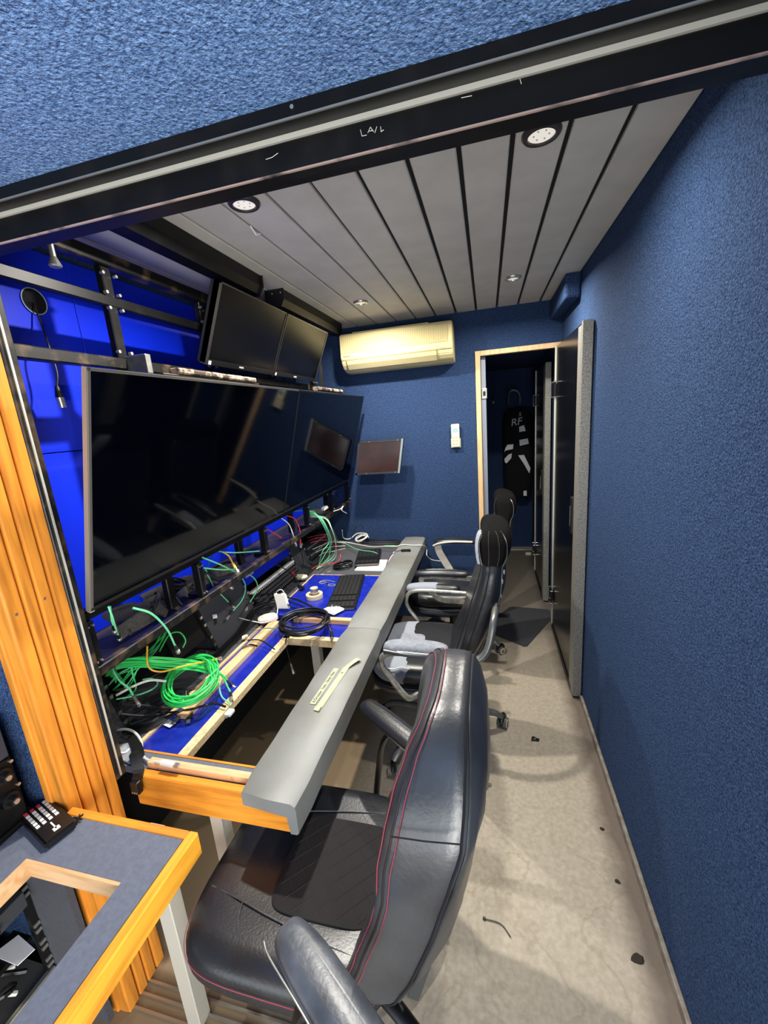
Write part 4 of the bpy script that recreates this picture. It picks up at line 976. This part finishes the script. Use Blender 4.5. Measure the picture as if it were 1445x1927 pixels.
# usb plugs
for i, (x, y, lab) in enumerate(((356, 1352, 'black USB plug with silver tip on the blue board'), (330, 1356, 'dark metal plug lying beside the USB plug on the blue board'))):
    p = px(x, y, 'z', .648); d = thing('cable_plug', lab, 'plug', p); u = Vector((.5, -.86, 0)) if i == 0 else Vector((.1, -.99, 0)); f = FR(p, u, (u.y * -1, u.x, 0))
    obj('body', fbox(new(), f, -.03, .008, -.009, .009, -.004, .006, .003), M['black'] if i == 0 else M['bezel'], d); obj('tip', fbox(new(), f, .008, .022, -.006, .006, -.002, .003), M['nickel'], d)
    cable([p + u * -.028, p + u * -.06 + Vector((0, 0, .012)), p + u * -.10 + Vector((-.03, .01, .03))], .0028, 'cblack', ['thin black lead of the USB plug', 'thin black lead of the dark metal plug'][i] + ' near the green coil')
tag(obj('paper_label', fbox(new(), FR(px(318, 1362, 'z', .6465), (.8, -.2, 0), (.2, .8, 0)), -.02, .02, -.012, .012, 0, .0015), M['paper']), 'small white paper label on the blue board near the green coil', 'label')
q = px(424, 1288, 'z', .655); bits = [((420, 1280), (433, 1286)), ((437, 1296), (442, 1309))]
cable([(415, 1280, 'z', .68), (413, 1296, 'z', .665), (418, 1312, 'z', .655), (430, 1322, 'z', .652), (434, 1328, 'z', .652)], .0026, 'green2', 'thin green cable end curling down beside the plugs at the board edge')
cable([(401, 1262, 'z', .70), (416, 1268, 'z', .69), (428, 1280, 'z', .665)], .0028, 'green', 'short green end with a plug beside the green coil', end=True)
# middle bay
cable([(381, 1049, 'x', -1.05), (422, 1066, 'x', -1.06), (452, 1084, 'x', -1.10), (462, 1104, 's', .06), (456, 1128, 's', .05), (438, 1150, 's', .03)], .003, 'green2', 'pale green cable curving over the second grey cheek to a plug', end=True)
cable([(384, 1069, 'x', -1.06), (415, 1072, 'x', -1.06), (450, 1073, 'x', -1.08), (478, 1088, 'x', -1.12), (484, 1108, 's', .06), (470, 1134, 's', .05)], .003, 'green2', 'pale green cable passing in front of the blue lettered panel', end=True)
cable([(387, 1073, 'x', -1.06), (395, 1090, 'x', -1.09), (405, 1107, 's', .05), (430, 1133, 's', .03)], .0028, 'green2', 'pale green cable dropping straight over the second grey cheek', end=True)
cable([(400, 1036, 'x', -1.10), (440, 1040, 'x', -1.08), (488, 1037, 'x', -1.06)], .0028, 'green2', 'green cable running level under the near television on the shelf')
cable([(401, 1038, 'x', -1.10), (391, 1066, 'x', -1.07), (386, 1072, 'x', -1.06)], .0028, 'tealc', 'short blue-green cable behind the second strut')
cable([(386, 1076, 'x', -1.06), (408, 1092, 'x', -1.08), (424, 1100, 'x', -1.08)], .0034, 'cblack', 'thick dark cable with a silver plug on the lower rail', end=True)
cable([(408, 1033, 'x', -1.10), (429, 1045, 'x', -1.09), (438, 1060, 'x', -1.06)], .0034, 'cyel', 'yellow cable hanging over the lower rail in the middle', end=True, boot='cyel')
cable([(441, 1160, 'z', .70), (470, 1168, 'z', .685), (498, 1171, 'z', .675), (520, 1158, 'z', .675), (522, 1130, 'z', .70), (520, 1115, 'z', .73), (530, 1110, 'z', .74), (538, 1122, 'z', .71)], .0026, 'cwhite', 'white cable looping up to the upright white box')
# black coil with tails
c = px(572, 1176, 'z', .675)
o = obj('cable_coil', coil(c, Vector((1, 0, 0)), Vector((0, 1, 0)), .112, .108, 9, .0042, .013, 9, .9, ((), ((610, 1165, 'z', .69), (617, 1178, 'z', .67), (624, 1190, 'z', .652)))), M['cblack'], None, smooth=True)
tag(o, 'black coiled cable lying on the blue boards in the middle of the desk', 'cable')
q = px(624, 1190, 'z', .652); obj('plug_body', cyl(new(), q, q + Vector((.018, -.045, -.001)), .0075, .008, 12), M['black'], o); obj('plug_tip', cyl(new(), q + Vector((.018, -.045, -.001)), q + Vector((.022, -.056, -.001)), .006, n=12), M['nickel'], o)
cable([(560, 1178, 'z', .69), (545, 1190, 'z', .68), (538, 1205, 'z', .655), Vector((-.925, 1.535, .60)), (547, 1248, 'y', 1.53)], .003, 'cblack', 'thin dark cable hanging over the board edge with a plug at its end', end=True, boot='armm')
for i, (a, b, m1, m2) in enumerate((((478, 1128), (528, 1122), (560, 1130), (600, 1148)), ((480, 1140), (520, 1128), (552, 1126), (585, 1140)), ((470, 1150), (505, 1135), (545, 1132), (600, 1156)), ((484, 1120), (512, 1118), (540, 1136), (565, 1160)))):
    cable([(*a, 's', .02), (*b, 'z', .70), (*m1, 'z', .70), (*m2, 'z', .69)], .0034, 'cblack', 'black cable trailing from the middle bay to the black coil', 'black cables between the middle bay and the black coil')
for i in range(4):
    o_ = i * 4
    cable([(484 + o_, 1136, 's', .03), (466 + o_, 1160, 'z', .69), (446 + o_, 1190, 'z', .665), (420 + o_, 1216, 'z', .66), (396 + o_ * 1.3, 1240, 'z', .66), (378 + o_ * 1.3, 1262, 'z', .66)], .0045, 'cblack', 'thick black cable lying along the ledge below the second grey cheek', 'black cables along the ledge below the second cheek')
cable([(470, 1199, 'z', .665), (484, 1186, 'z', .68), (505, 1182, 'z', .68), (525, 1185, 'z', .67)], .0024, 'tealc', 'thin teal cable tied up on the blue board')
cable([(466, 1205, 'z', .67), (490, 1205, 'z', .672), (517, 1222, 'z', .66)], .003, 'cblack', 'stiff black cable end crossing the wooden batten')
cable([(456, 1218, 'z', .67), (470, 1213, 'z', .67), (484, 1216, 'z', .668)], .004, 'cblack', 'short black cable stub on the narrow blue strip')
cable([(520, 1062, 'x', -1.15), (547, 1078, 'z', .74), (560, 1095, 'z', .70), (567, 1105, 'z', .675)], .0028, 'cblack', 'black cable with an in-line block lying over the grey ledge')
p = px(566, 1105, 'z', .672); tag(obj('inline_switch', fbox(new(), FR(p, (.7, -.7, 0), (.7, .7, 0)), -.035, .035, -.011, .011, -.008, .008, .003), M['black']), 'small black in-line box on a cable in front of the keyboard board', 'adapter')
cable([(545, 1040, 's', .02), (548, 1022, 's', .06), (562, 1028, 's', .08), (570, 1050, 's', .06), (569, 1072, 's', .03)], .003, 'cblack', 'black cable looping on the third grey cheek')
# far bay
for i in range(6):
    j = i * 4 + rr.uniform(-5, 5); jj = rr.uniform(-7, 7)
    cable([(574 + i, 962 + i * 2, 'x', -1.09), (592 + j, 966 + i * 2, 'x', -1.04), (608 + j * .8, 990 + i, 'x', -1.0), (618 + j * .7, 1018 + i, 'x', -1.02), (612 + j * .6 + jj, 1046 + jj, 'x', -1.06), (600 - i, 1066 + i, 'x', -1.12)], .0026, 'green2' if i < 5 else 'cwhite', 'pale green cable arching down from the far television to the far bay' if i < 5 else 'off-white cable arching down among green ones at the far bay', 'green cables arching down at the far bay' if i < 5 else None)
cable([(592, 962, 'x', -1.07), (560, 961, 'x', -1.09), (535, 968, 'x', -1.09)], .0026, 'green2', 'green cable running along under the far television')
cable([(533, 969, 'x', -1.09), (554, 976, 'x', -1.06), (564, 997, 'x', -1.05), (565, 1015, 'x', -1.06)], .0028, 'cred', 'red cable hanging over the lower rail onto the third grey cheek', end=True, boot='cred')
cable([(502, 995, 'x', -1.10), (516, 1004, 'x', -1.08), (530, 1012, 'x', -1.06)], .0028, 'cred', 'short pinkish red cable running behind the lower rail')
cable([(528, 974, 'x', -1.09), (543, 986, 'x', -1.06), (550, 1002, 'x', -1.05), (554, 1016, 'x', -1.06)], .0028, 'cwhite', 'white cable hanging over the lower rail beside the red one', end=True, boot='cwhite')
cable([(623, 1021, 'x', -1.02), (640, 1042, 'z', .70), (634, 1058, 'z', .675), (604, 1063, 'z', .68), (587, 1070, 'z', .70)], .0026, 'cred', 'red cable curving round in front of the far bay')
for i in range(3): cable([(578 + i * 3, 1012 + i * 5, 's', .02), (595, 1008 + i * 5, 's', .05), (614, 1006 + i * 5, 's', .06), (624, 1012 + i * 3, 's', .05)], .0024, 'cred', 'red cable lying across the sockets of the far bay', 'red cables across the far bay')
for i in range(3): cable([(588 + i * 6, 1034 + i * 6, 's', .02), (606 + i * 2, 1026 + i * 7, 's', .05), (624, 1020 + i * 9, 's', .06), (650, 1022 + i * 5, 'z', .70)], .0022, 'cwhite', 'thin white cable leaving the sockets of the far bay', 'white cables leaving the far bay')
pts = [(628, 1018, 'z', .70), (650, 1020, 'z', .70), (671, 1024, 'z', .68), (700, 1029, 'z', .675), (723, 1028, 'z', .69), (745, 1028, 'z', .695), (758, 1025, 'z', .697), (778, 1026, 'z', .697), (795, 1026, 'z', .695), (803, 1032, 'x', -.462), (803, 1045, 'x', -.458), (812, 1053, 'x', -.43), (828, 1056, 'y', 2.84)]
cable(pts, .003, 'cwhite', 'long white cable crossing the padded edge and dropping to the far chair arm')
cable([(628, 1016, 'z', .70), (648, 1022, 'z', .69), (672, 1034, 'z', .685), (700, 1038, 'z', .69), (712, 1043, 'z', .682)], .0026, 'green2', 'pale green cable running to the far keyboard')
cable([(724, 1027, 'z', .668), (735, 1027, 'z', .668), (744, 1027, 'z', .668)], .0028, 'green', 'short bright green cable beside the padded edge at the far end')
cable([(644, 998, 'z', .80), (646, 1012, 'z', .72), (658, 1014, 'z', .70), (672, 1004, 'z', .72), (688, 1004, 'z', .71), (694, 1012, 'z', .68)], .0032, 'cwhite', 'white cable standing in a loop against the far wall end of the desk')
c = px(680, 1014, 'z', .685); 
o = obj('cable_coil', coil(c, Vector((.9, .3, .3)).normalized(), Vector((-.3, .9, .1)).normalized(), .045, .05, 5, .0035, .008, 3, .8), M['cwhite'], None, smooth=True); tag(o, 'small bundle of white cable at the far end of the desk', 'cable')
cable([(660, 1015, 'z', .69), (668, 995, 'z', .80), (676, 987, 'z', .84), (683, 992, 'z', .80), (682, 1002, 'z', .72)], .0022, 'cblack', 'thin dark cable standing in an arch against the far wall')
c = px(645, 1065, 'z', .66); o = obj('cable_coil', coil(c, Vector((1, 0, .1)), Vector((0, 1, 0)), .062, .06, 6, .004, .010, 4, .9), M['cblack'], None, smooth=True); tag(o, 'small round black coil of cable behind the near keyboard', 'cable')
for i in range(3): cable([(668 + i * 4, 1012 + i * 4, 'z', .66), (700, 1016 + i * 4, 'z', .662), (735, 1016 + i * 4, 'z', .662), (757, 1020 + i * 3, 'z', .66)], .004, 'cblack', 'black cable lying along the far wall on the desk', 'black cables along the far wall on the desk')
cable([(726, 1066, 'z', .668), (732, 1050, 'z', .67), (742, 1040, 'z', .685), (755, 1035, 'z', .697)], .0026, 'cblack', 'thin black cable running up onto the padded edge')
p = px(763, 1036, 'z', .697); tag(obj('cable_plug', fbox(new(), FR(p, (1, .1, 0), (-.1, 1, 0)), -.032, .036, -.013, .013, -.007, .007, .004), M['black']), 'black cable connector lying on top of the padded edge at the far end', 'plug')
cable([(613, 927, 'x', -1.12), (622, 938, 'x', -1.10), (623, 950, 'x', -1.09), (614, 957, 'x', -1.08)], .003, 'cwhite', 'short white cable curling under the far corner of the television')
p = px(611, 957, 'x', -1.06); d = thing('junction_box', 'small white box on the lower rail near the far wall', 'adapter', p); obj('body', B(p.x - .012, p.x + .012, p.y - .03, p.y + .03, p.z - .008, p.z + .014, .003), M['white'], d); obj('lid', B(p.x + .012, p.x + .014, p.y - .022, p.y + .022, p.z - .004, p.z + .010, .001, 1), M['ivory'], d)
cable([(628, 962, 'x', -1.04), (640, 958, 'x', -1.04), (646, 952, 'x', -1.04), (643, 960, 'x', -1.035), (652, 966, 'x', -1.03)], .0032, 'cwhite', 'white cable tie tangled on the far end of the lower rail')
# webbing straps on the console shelf
G = 'dark webbing straps heaped on the shelf under the near television'
for i in range(7):
    q = random.Random(40 + i); cx_, cy_ = -1.22 + q.uniform(-.05, .05), 1.03 + i * .075
    P = []
    for k in range(9):
        a = k * .9 + q.uniform(0, 6); P.append(Vector((cx_ + .07 * math.cos(a), cy_ + .075 * math.sin(a) + .006 * k, .952 + .045 * abs(math.sin(a * 1.3 + i)))))
    tag(obj('webbing_strap', ribbon(new(), P, .045, .002, up=Vector((.5, .3, .2 + .3 * (i % 2))), k=5), M['strap'], None, smooth=True), 'dark grey webbing strap heaped on the shelf under the near television', 'strap', G)
# hanging XLR lead in front of the blue panel
xl = cable([px(62, 570, 'x', -1.374), px(80, 615, 'x', -1.34), px(92, 652, 'x', -1.30), px(107, 700, 'x', -1.29), px(107, 727, 'x', -1.29)], .0028, 'cblack', 'thin black lead with a silver microphone plug hanging in front of the blue panel')
a = px(107, 727, 'x', -1.29); b = px(112, 748, 'x', -1.29); c = px(118, 767, 'x', -1.29)
obj('plug_boot', cyl(new(), a, b, .006, .0115, 14), M['black'], xl, smooth=True); obj('plug_shell', cyl(new(), b, c, .0115, .011, 14), M['nickel'], xl, smooth=True)

# ================================================================== things on the desk
def keyboard(c4, lab, n=(6, 18)):
    tl, tr, br, bl = c4; u = (br - tr + bl - tl) / 2; v = (tr - tl + br - bl) / 2; o = tl
    L1, L2 = u.length, v.length; uu = u.normalized(); vv = (v - uu * v.dot(uu)).normalized()
    k = thing('keyboard', lab, 'keyboard', (tl + br) / 2); f = FR(o, uu, vv)
    if f.N.z < 0: f.N = -f.N
    obj('case', fbox(new(), f, 0, L1, 0, L2, 0, .016, .004), M['black'], k)
    bm = new(); m_ = .010; du = (L1 - 2 * m_) / n[1]; dv = (L2 - 2 * m_) / n[0]
    for i in range(n[1]):
        for j in range(n[0]):
            if i == int(n[1] * .68) or i == int(n[1] * .84):
                if j == 0:
                    obj('keycaps', bm, mat('keycaps', '1b1b1c', .5), k); bm = new()
                continue
            fbox(bm, f, m_ + i * du + .0015, m_ + (i + 1) * du - .0015, m_ + j * dv + .0015, m_ + (j + 1) * dv - .0015, .015, .021)
    obj('keycaps', bm, mat('keycaps', '1b1b1c', .5), k); obj('edge_lip', fbox(new(), f, L1 - .002, L1 + .001, .005, L2 - .005, .002, .012), M['bezel'], k)
    return k
keyboard([px(640, 1087, 'z', .662), px(690, 1090, 'z', .662), px(664, 1156, 'z', .662), px(620, 1150, 'z', .662)], 'black keyboard on the blue board, its long side towards the padded edge')
keyboard([px(676, 1038, 'z', .665), px(716, 1038, 'z', .665), px(712, 1066, 'z', .665), px(666, 1066, 'z', .665)], 'black keyboard farther back on the dark desk top, beside pink paper', (5, 7))
tag(obj('clipboard', fbox(new(), FR(px(667, 1075, 'z', .6515), (1, 0, 0), (0, 1, 0)), 0, .29, 0, .20, 0, .008, .001), M['white']), 'white folder lying under the farther keyboard', 'folder')
tag(obj('paper_sheet', fbox(new(), FR(px(722, 1067, 'z', .660), (1, 0, 0), (0, 1, 0)), 0, .09, 0, .30, 0, .0012), M['pink']), 'pinkish paper sheet tucked against the padded edge', 'paper')
p = px(592, 1124, 'z', .661)
t = thing('tape_roll', 'cream roll of masking tape lying on the blue board', 'tape', p)
n = 40; pr = [(.046, 0), (.046, .022), (.030, .022), (.030, 0)]
loft_b = new(); loft(loft_b, [[p + Vector((r * math.cos(2 * math.pi * j / n), r * math.sin(2 * math.pi * j / n), z)) for j in range(n)] for r, z in pr + [pr[0]]], cap=False)
obj('tape', loft_b, mat('cream_tape', 'dcc9a0', .6), t)
k = thing('metal_cylinder', 'brushed metal cylinder standing inside the tape roll', 'canister', p + Vector((.0, .005, 0)))
obj('body', cyl(new(), p + Vector((0, .005, .0005)), p + Vector((0, .005, .052)), .023, n=28), M['alu'], k, smooth=True); obj('lid', cyl(new(), p + Vector((0, .005, .052)), p + Vector((0, .005, .055)), .0215, n=28), M['alup'], k)
p = px(628, 1149, 'z', .668); k = thing('mini_adapter', 'flat white square adapter lying beside the near keyboard', 'adapter', p)
obj('body', fbox(new(), FR(p, (.87, -.5, 0), (.5, .87, 0)), -.045, .045, -.038, .038, -.002, .012, .006), M['white'], k)
p = px(534, 1146, 'z', .672); f = FR(p, (.97, -.1, .1), (-.25, .2, .95)); k = thing('mini_adapter', 'upright white square adapter leaning beside the black coil', 'adapter', p)
obj('body', fbox(new(), f, -.038, .038, 0, .085, -.008, .008, .006), M['white'], k); obj('port', fbox(new(), f, -.012, .012, .083, .0862, -.004, .004), M['black'], k)
p = px(504, 1164, 'z', .668); k = thing('webcam_puck', 'low rounded off-white gadget on the ledge left of the black coil', 'gadget', p)
obj('body', cushion(new(), p.x, p.y, .05, .036, [(p.z - .012, .008), (p.z - .004, 0), (p.z + .008, .002), (p.z + .014, .012)], 3, 30, .5), mat('offwhite', 'c9b9b6', .5), k, smooth=True); obj('top', cushion(new(), p.x + .006, p.y + .004, .036, .024, [(p.z + .013, .0), (p.z + .018, .004)], 3, 26, .5), M['ivory'], k)
p = px(568, 1086, 'z', .672); bm = new(); sphere(bm, p, .03, (1.25, 1.0, .55), 14)
for v in bm.verts: v.co += Vector(noise.noise_vector(v.co * 60)) * .009
tag(obj('crumpled_tape', bm, M['ivory']), 'crumpled ball of cream tape at the corner of the blue board', 'tape')
k = thing('safety_glasses', 'clear plastic glasses lying folded on the blue board', 'glasses', px(616, 1098, 'z', .661))
for i, (x, y) in enumerate(((607, 1096), (624, 1101))): q = px(x, y, 'z', .664); obj('clear_lens', tube(new(), [q + Vector((.022 * math.cos(a), .014 * math.sin(a), 0)) for a in [j * .5236 for j in range(13)]], .002, n=5, k=2), M['bag'], k)
obj('bridge', tube(new(), [px(612, 1097, 'z', .665), px(615, 1095, 'z', .669), px(619, 1099, 'z', .665)], .0022, n=5), M['nickel'], k)
obj('temple', tube(new(), [px(602, 1094, 'z', .665), px(614, 1092, 'z', .664), px(630, 1095, 'z', .664)], .0018, n=5), M['bag'], k)
for i, (x, y) in enumerate(((604, 1081), (596, 1083), (617, 1076), (590, 1090))):
    q = px(x, y, 'z', .654); tag(obj('screw', cyl(cyl(new(), q, q + Vector((.018, .006, .001)), .0022, n=6), q, q + Vector((-.003, -.001, 0)), .0048, n=8), M['nickel']), 'small loose silver screw on the dark desk strip behind the blue board', 'screw', 'loose screws on the dark desk strip')
for i, (x, y, lab) in enumerate(((404, 1160, 'white sticker with black tail on the second grey cheek'),)):
    q = pln(x, y, .004); f = FR(q, (0, .8, -.3), (-.3, .4, .8)); k = thing('cable_sticker', lab, 'label', q)
    obj('paper', fbox(new(), f, -.014, .014, -.009, .009, 0, .002), M['paper'], k); obj('tail', fbox(new(), f, -.006, .008, -.034, -.009, 0, .002), M['black'], k)
for i, (x, y, lab) in enumerate(((460, 1199, 'dirty white knotted cable tie on the ledge, right of the thick black cables'), (478, 1150, 'short white tie end beside the rail of the middle bay'))):
    q = px(x, y, 'z', .665); bm = new(); sphere(bm, q, .012, (1, 1.6, .7), 10)
    for v in bm.verts: v.co += Vector(noise.noise_vector(v.co * 90)) * .006
    tag(obj('cable_tie', bm, M['ivory']), lab, 'cable tie')
# writing tape on the padded edge
def tape_strip(corners, lab, name='masking_tape'):
    a, b = px(*corners[0], 'z', .6915), px(*corners[1], 'z', .6915); u = (b - a).normalized(); v = Vector((0, 0, 1)).cross(u); f = FR(a, u, v); L_ = (b - a).length
    k = thing(name, lab, 'tape', (a + b) / 2); return k, f, L_
k, f, L_ = tape_strip(((588, 1325), (633, 1258)), 'shorter strip of masking tape with handwriting on the padded edge')
obj('strip', fbox(new(), f, 0, L_, -.010, .010, -.001, .0009), M['tape'], k)
text('handwriting', 'A.Drücker  7mm, 10mm Abst', .017, M['ink'], f.p(.006, -.005, .001), f.U, f.V, k, sx=.90 * L_ / .215)
k, f, L_ = tape_strip(((597, 1336), (652, 1256)), 'longer strip of masking tape with a curled end on the padded edge')
obj('strip', fbox(new(), f, 0, L_, -.011, .011, -.001, .0009), M['tape'], k)
obj('curled_end', ribbon(new(), [f.p(L_ - .004, .0, .001), f.p(L_ + .02, -.012, .006), f.p(L_ + .045, -.028, .010), f.p(L_ + .055, -.034, .004)], .018, .0008), M['tape'], k)
obj('folded_start', ribbon(new(), [f.p(.016, 0, .0016), f.p(.004, 0, .006), f.p(-.006, .001, .002)], .02, .0008), M['tape'], k)
text('handwriting', '9 .', .015, M['ink'], f.p(L_ - .04, -.004, .001), f.U, f.V, k)

# ================================================================== floor
def flat_mat(name, pts, lab, z=.003):
    bm = new(); A1 = [bm.verts.new(Vector((p.x, p.y, .0006))) for p in pts]; A2 = [bm.verts.new(Vector((p.x, p.y, z))) for p in pts]
    bm.faces.new(A1[::-1]); bm.faces.new(A2); n = len(pts)
    for i in range(n): bm.faces.new((A1[i], A1[(i + 1) % n], A2[(i + 1) % n], A2[i]))
    bmesh.ops.bevel(bm, geom=[e for e in bm.edges if abs(e.verts[0].co.z - e.verts[1].co.z) > .001], offset=.012, segments=3, affect='EDGES')
    return tag(obj(name, bm, M['mat']), lab, 'floor mat')
flat_mat('floor_mat', [px(905, 1185, 'z', 0), px(990, 1219, 'z', 0), px(1037, 1166, 'z', 0), px(1034, 1148, 'z', 0), px(960, 1142, 'z', 0)], 'dark grey carpet mat lying askew on the floor before the doorway', .005)
q = px(994, 1044, 'z', .003)
k = thing('door_stopper', 'small pale door stop on the corridor floor', 'door stop', (q.x, q.y, 0)); obj('body', cushion(new(), q.x, q.y, .035, .022, [(.001, .004), (.008, 0), (.025, .002), (.032, .010)], 2.5, 20), M['ivory'], k, smooth=True)
for i, (x, y, s, lab) in enumerate(((1006, 1391, .022, 'black scrap of peeled leather on the floor beside the middle chair'), (1200, 1803, .020, 'dry leaf scrap nearest the camera by the right wall'), (1163, 1660, .010, 'small dry leaf scrap by the right skirting, second nearest'), (1133, 1560, .009, 'tiny dry leaf scrap by the right skirting, farthest'))):
    q = px(x, y, 'z', .002); bm = new(); sphere(bm, q, s, (1, .7, .12), 10)
    for v in bm.verts: v.co += Vector(noise.noise_vector(v.co * 50)) * s * .5; v.co.z = max(v.co.z, .0006)
    tag(obj('floor_scrap', bm, M['dirt'] if i else M['black']), lab, 'scrap')
a, b = px(912, 1729, 'z', .004), px(961, 1763, 'z', .004); mid = (a + b) / 2 + Vector((.01, .012, 0))
k = tag(obj('cable_tie', tube(new(), [a, mid, b], .0016, n=6), M['black']), 'thin black cable tie lying on the pale floor', 'cable tie'); obj('tie_head', fbox(new(), FR(a, b - a, Vector((0, 0, 1)).cross(b - a)), -.006, .003, -.004, .004, -.003, .003, .001), M['black'], k)

# ================================================================== room beyond the doorway
jk = thing('hanging_bag', 'black equipment bag with white letters hanging in the dark room beyond the doorway', 'bag', (.30, 4.68, .55))
obj('body', cushion(new(), .31, 4.68, .15, .085, [(.62, .04), (.66, .01), (.9, 0), (1.4, 0), (1.52, .015), (1.58, .05)], 3.5, 36), M['dark'], jk, smooth=True)
a, b = px(957, 762, 'y', 4.62), px(978, 762, 'y', 4.62)
obj('handle', tube(new(), [a, a + Vector((.0, 0, .10)), a + Vector((.03, 0, .145)), b + Vector((-.03, 0, .145)), b + Vector((0, 0, .10)), b], .010, n=8), M['nickel'], jk, smooth=True)
text('lettering', 'RF', .105, M['paper'], px(961, 802, 'y', 4.585), (1, 0, .12), (.1, 0, 1), jk, ext=.001); text('lettering', 'S', .05, M['paper'], px(976, 783, 'y', 4.585), (1, 0, .05), (.1, 0, 1), jk, ext=.001)
def patch(pts, lab, y=4.57):
    P = [px(x, yy, 'y', y) for x, yy in pts]; bm = new(); A1 = [bm.verts.new(p) for p in P]; A2 = [bm.verts.new(p + Vector((0, .004, 0))) for p in P]; n = len(P)
    bm.faces.new(A1); bm.faces.new(A2[::-1])
    for i in range(n): bm.faces.new((A1[i], A1[(i + 1) % n], A2[(i + 1) % n], A2[i]))
    obj('tape_patch', bm, mat('reflective_tape', 'f4f3f4', .4), jk)
for pts in (((977, 803), (986, 800), (989, 811), (977, 813)), ((977, 828), (993, 825), (995, 835), (978, 839)), ((955, 837), (966, 836), (965, 845), (951, 848), (949, 851), (951, 843)), ((956, 856), (963, 853), (962, 862), (953, 872), (950, 870), (949, 864)), ((975, 857), (986, 856), (998, 881), (996, 891), (985, 872)), ((985, 924), (991, 923), (991, 933), (985, 933))): patch(pts, '')
q = px(928, 757, 'y', 4.7); k = thing('hook_lamp', 'tiny metal bulb hanging from a cord in the dark room', 'pendant', q); obj('bulb', sphere(new(), q, .013, (1, 1, 1.5), 12), M['nickel'], k, smooth=True); obj('cord', tube(new(), [q, q + Vector((0, 0, .12)), q + Vector((0, 0, 1.99 - q.z))], .002, n=5), M['black'], k)
struct('trim_8', B(.0, W - .002, 4.70, 4.795, .0005, .012), M['alup'])
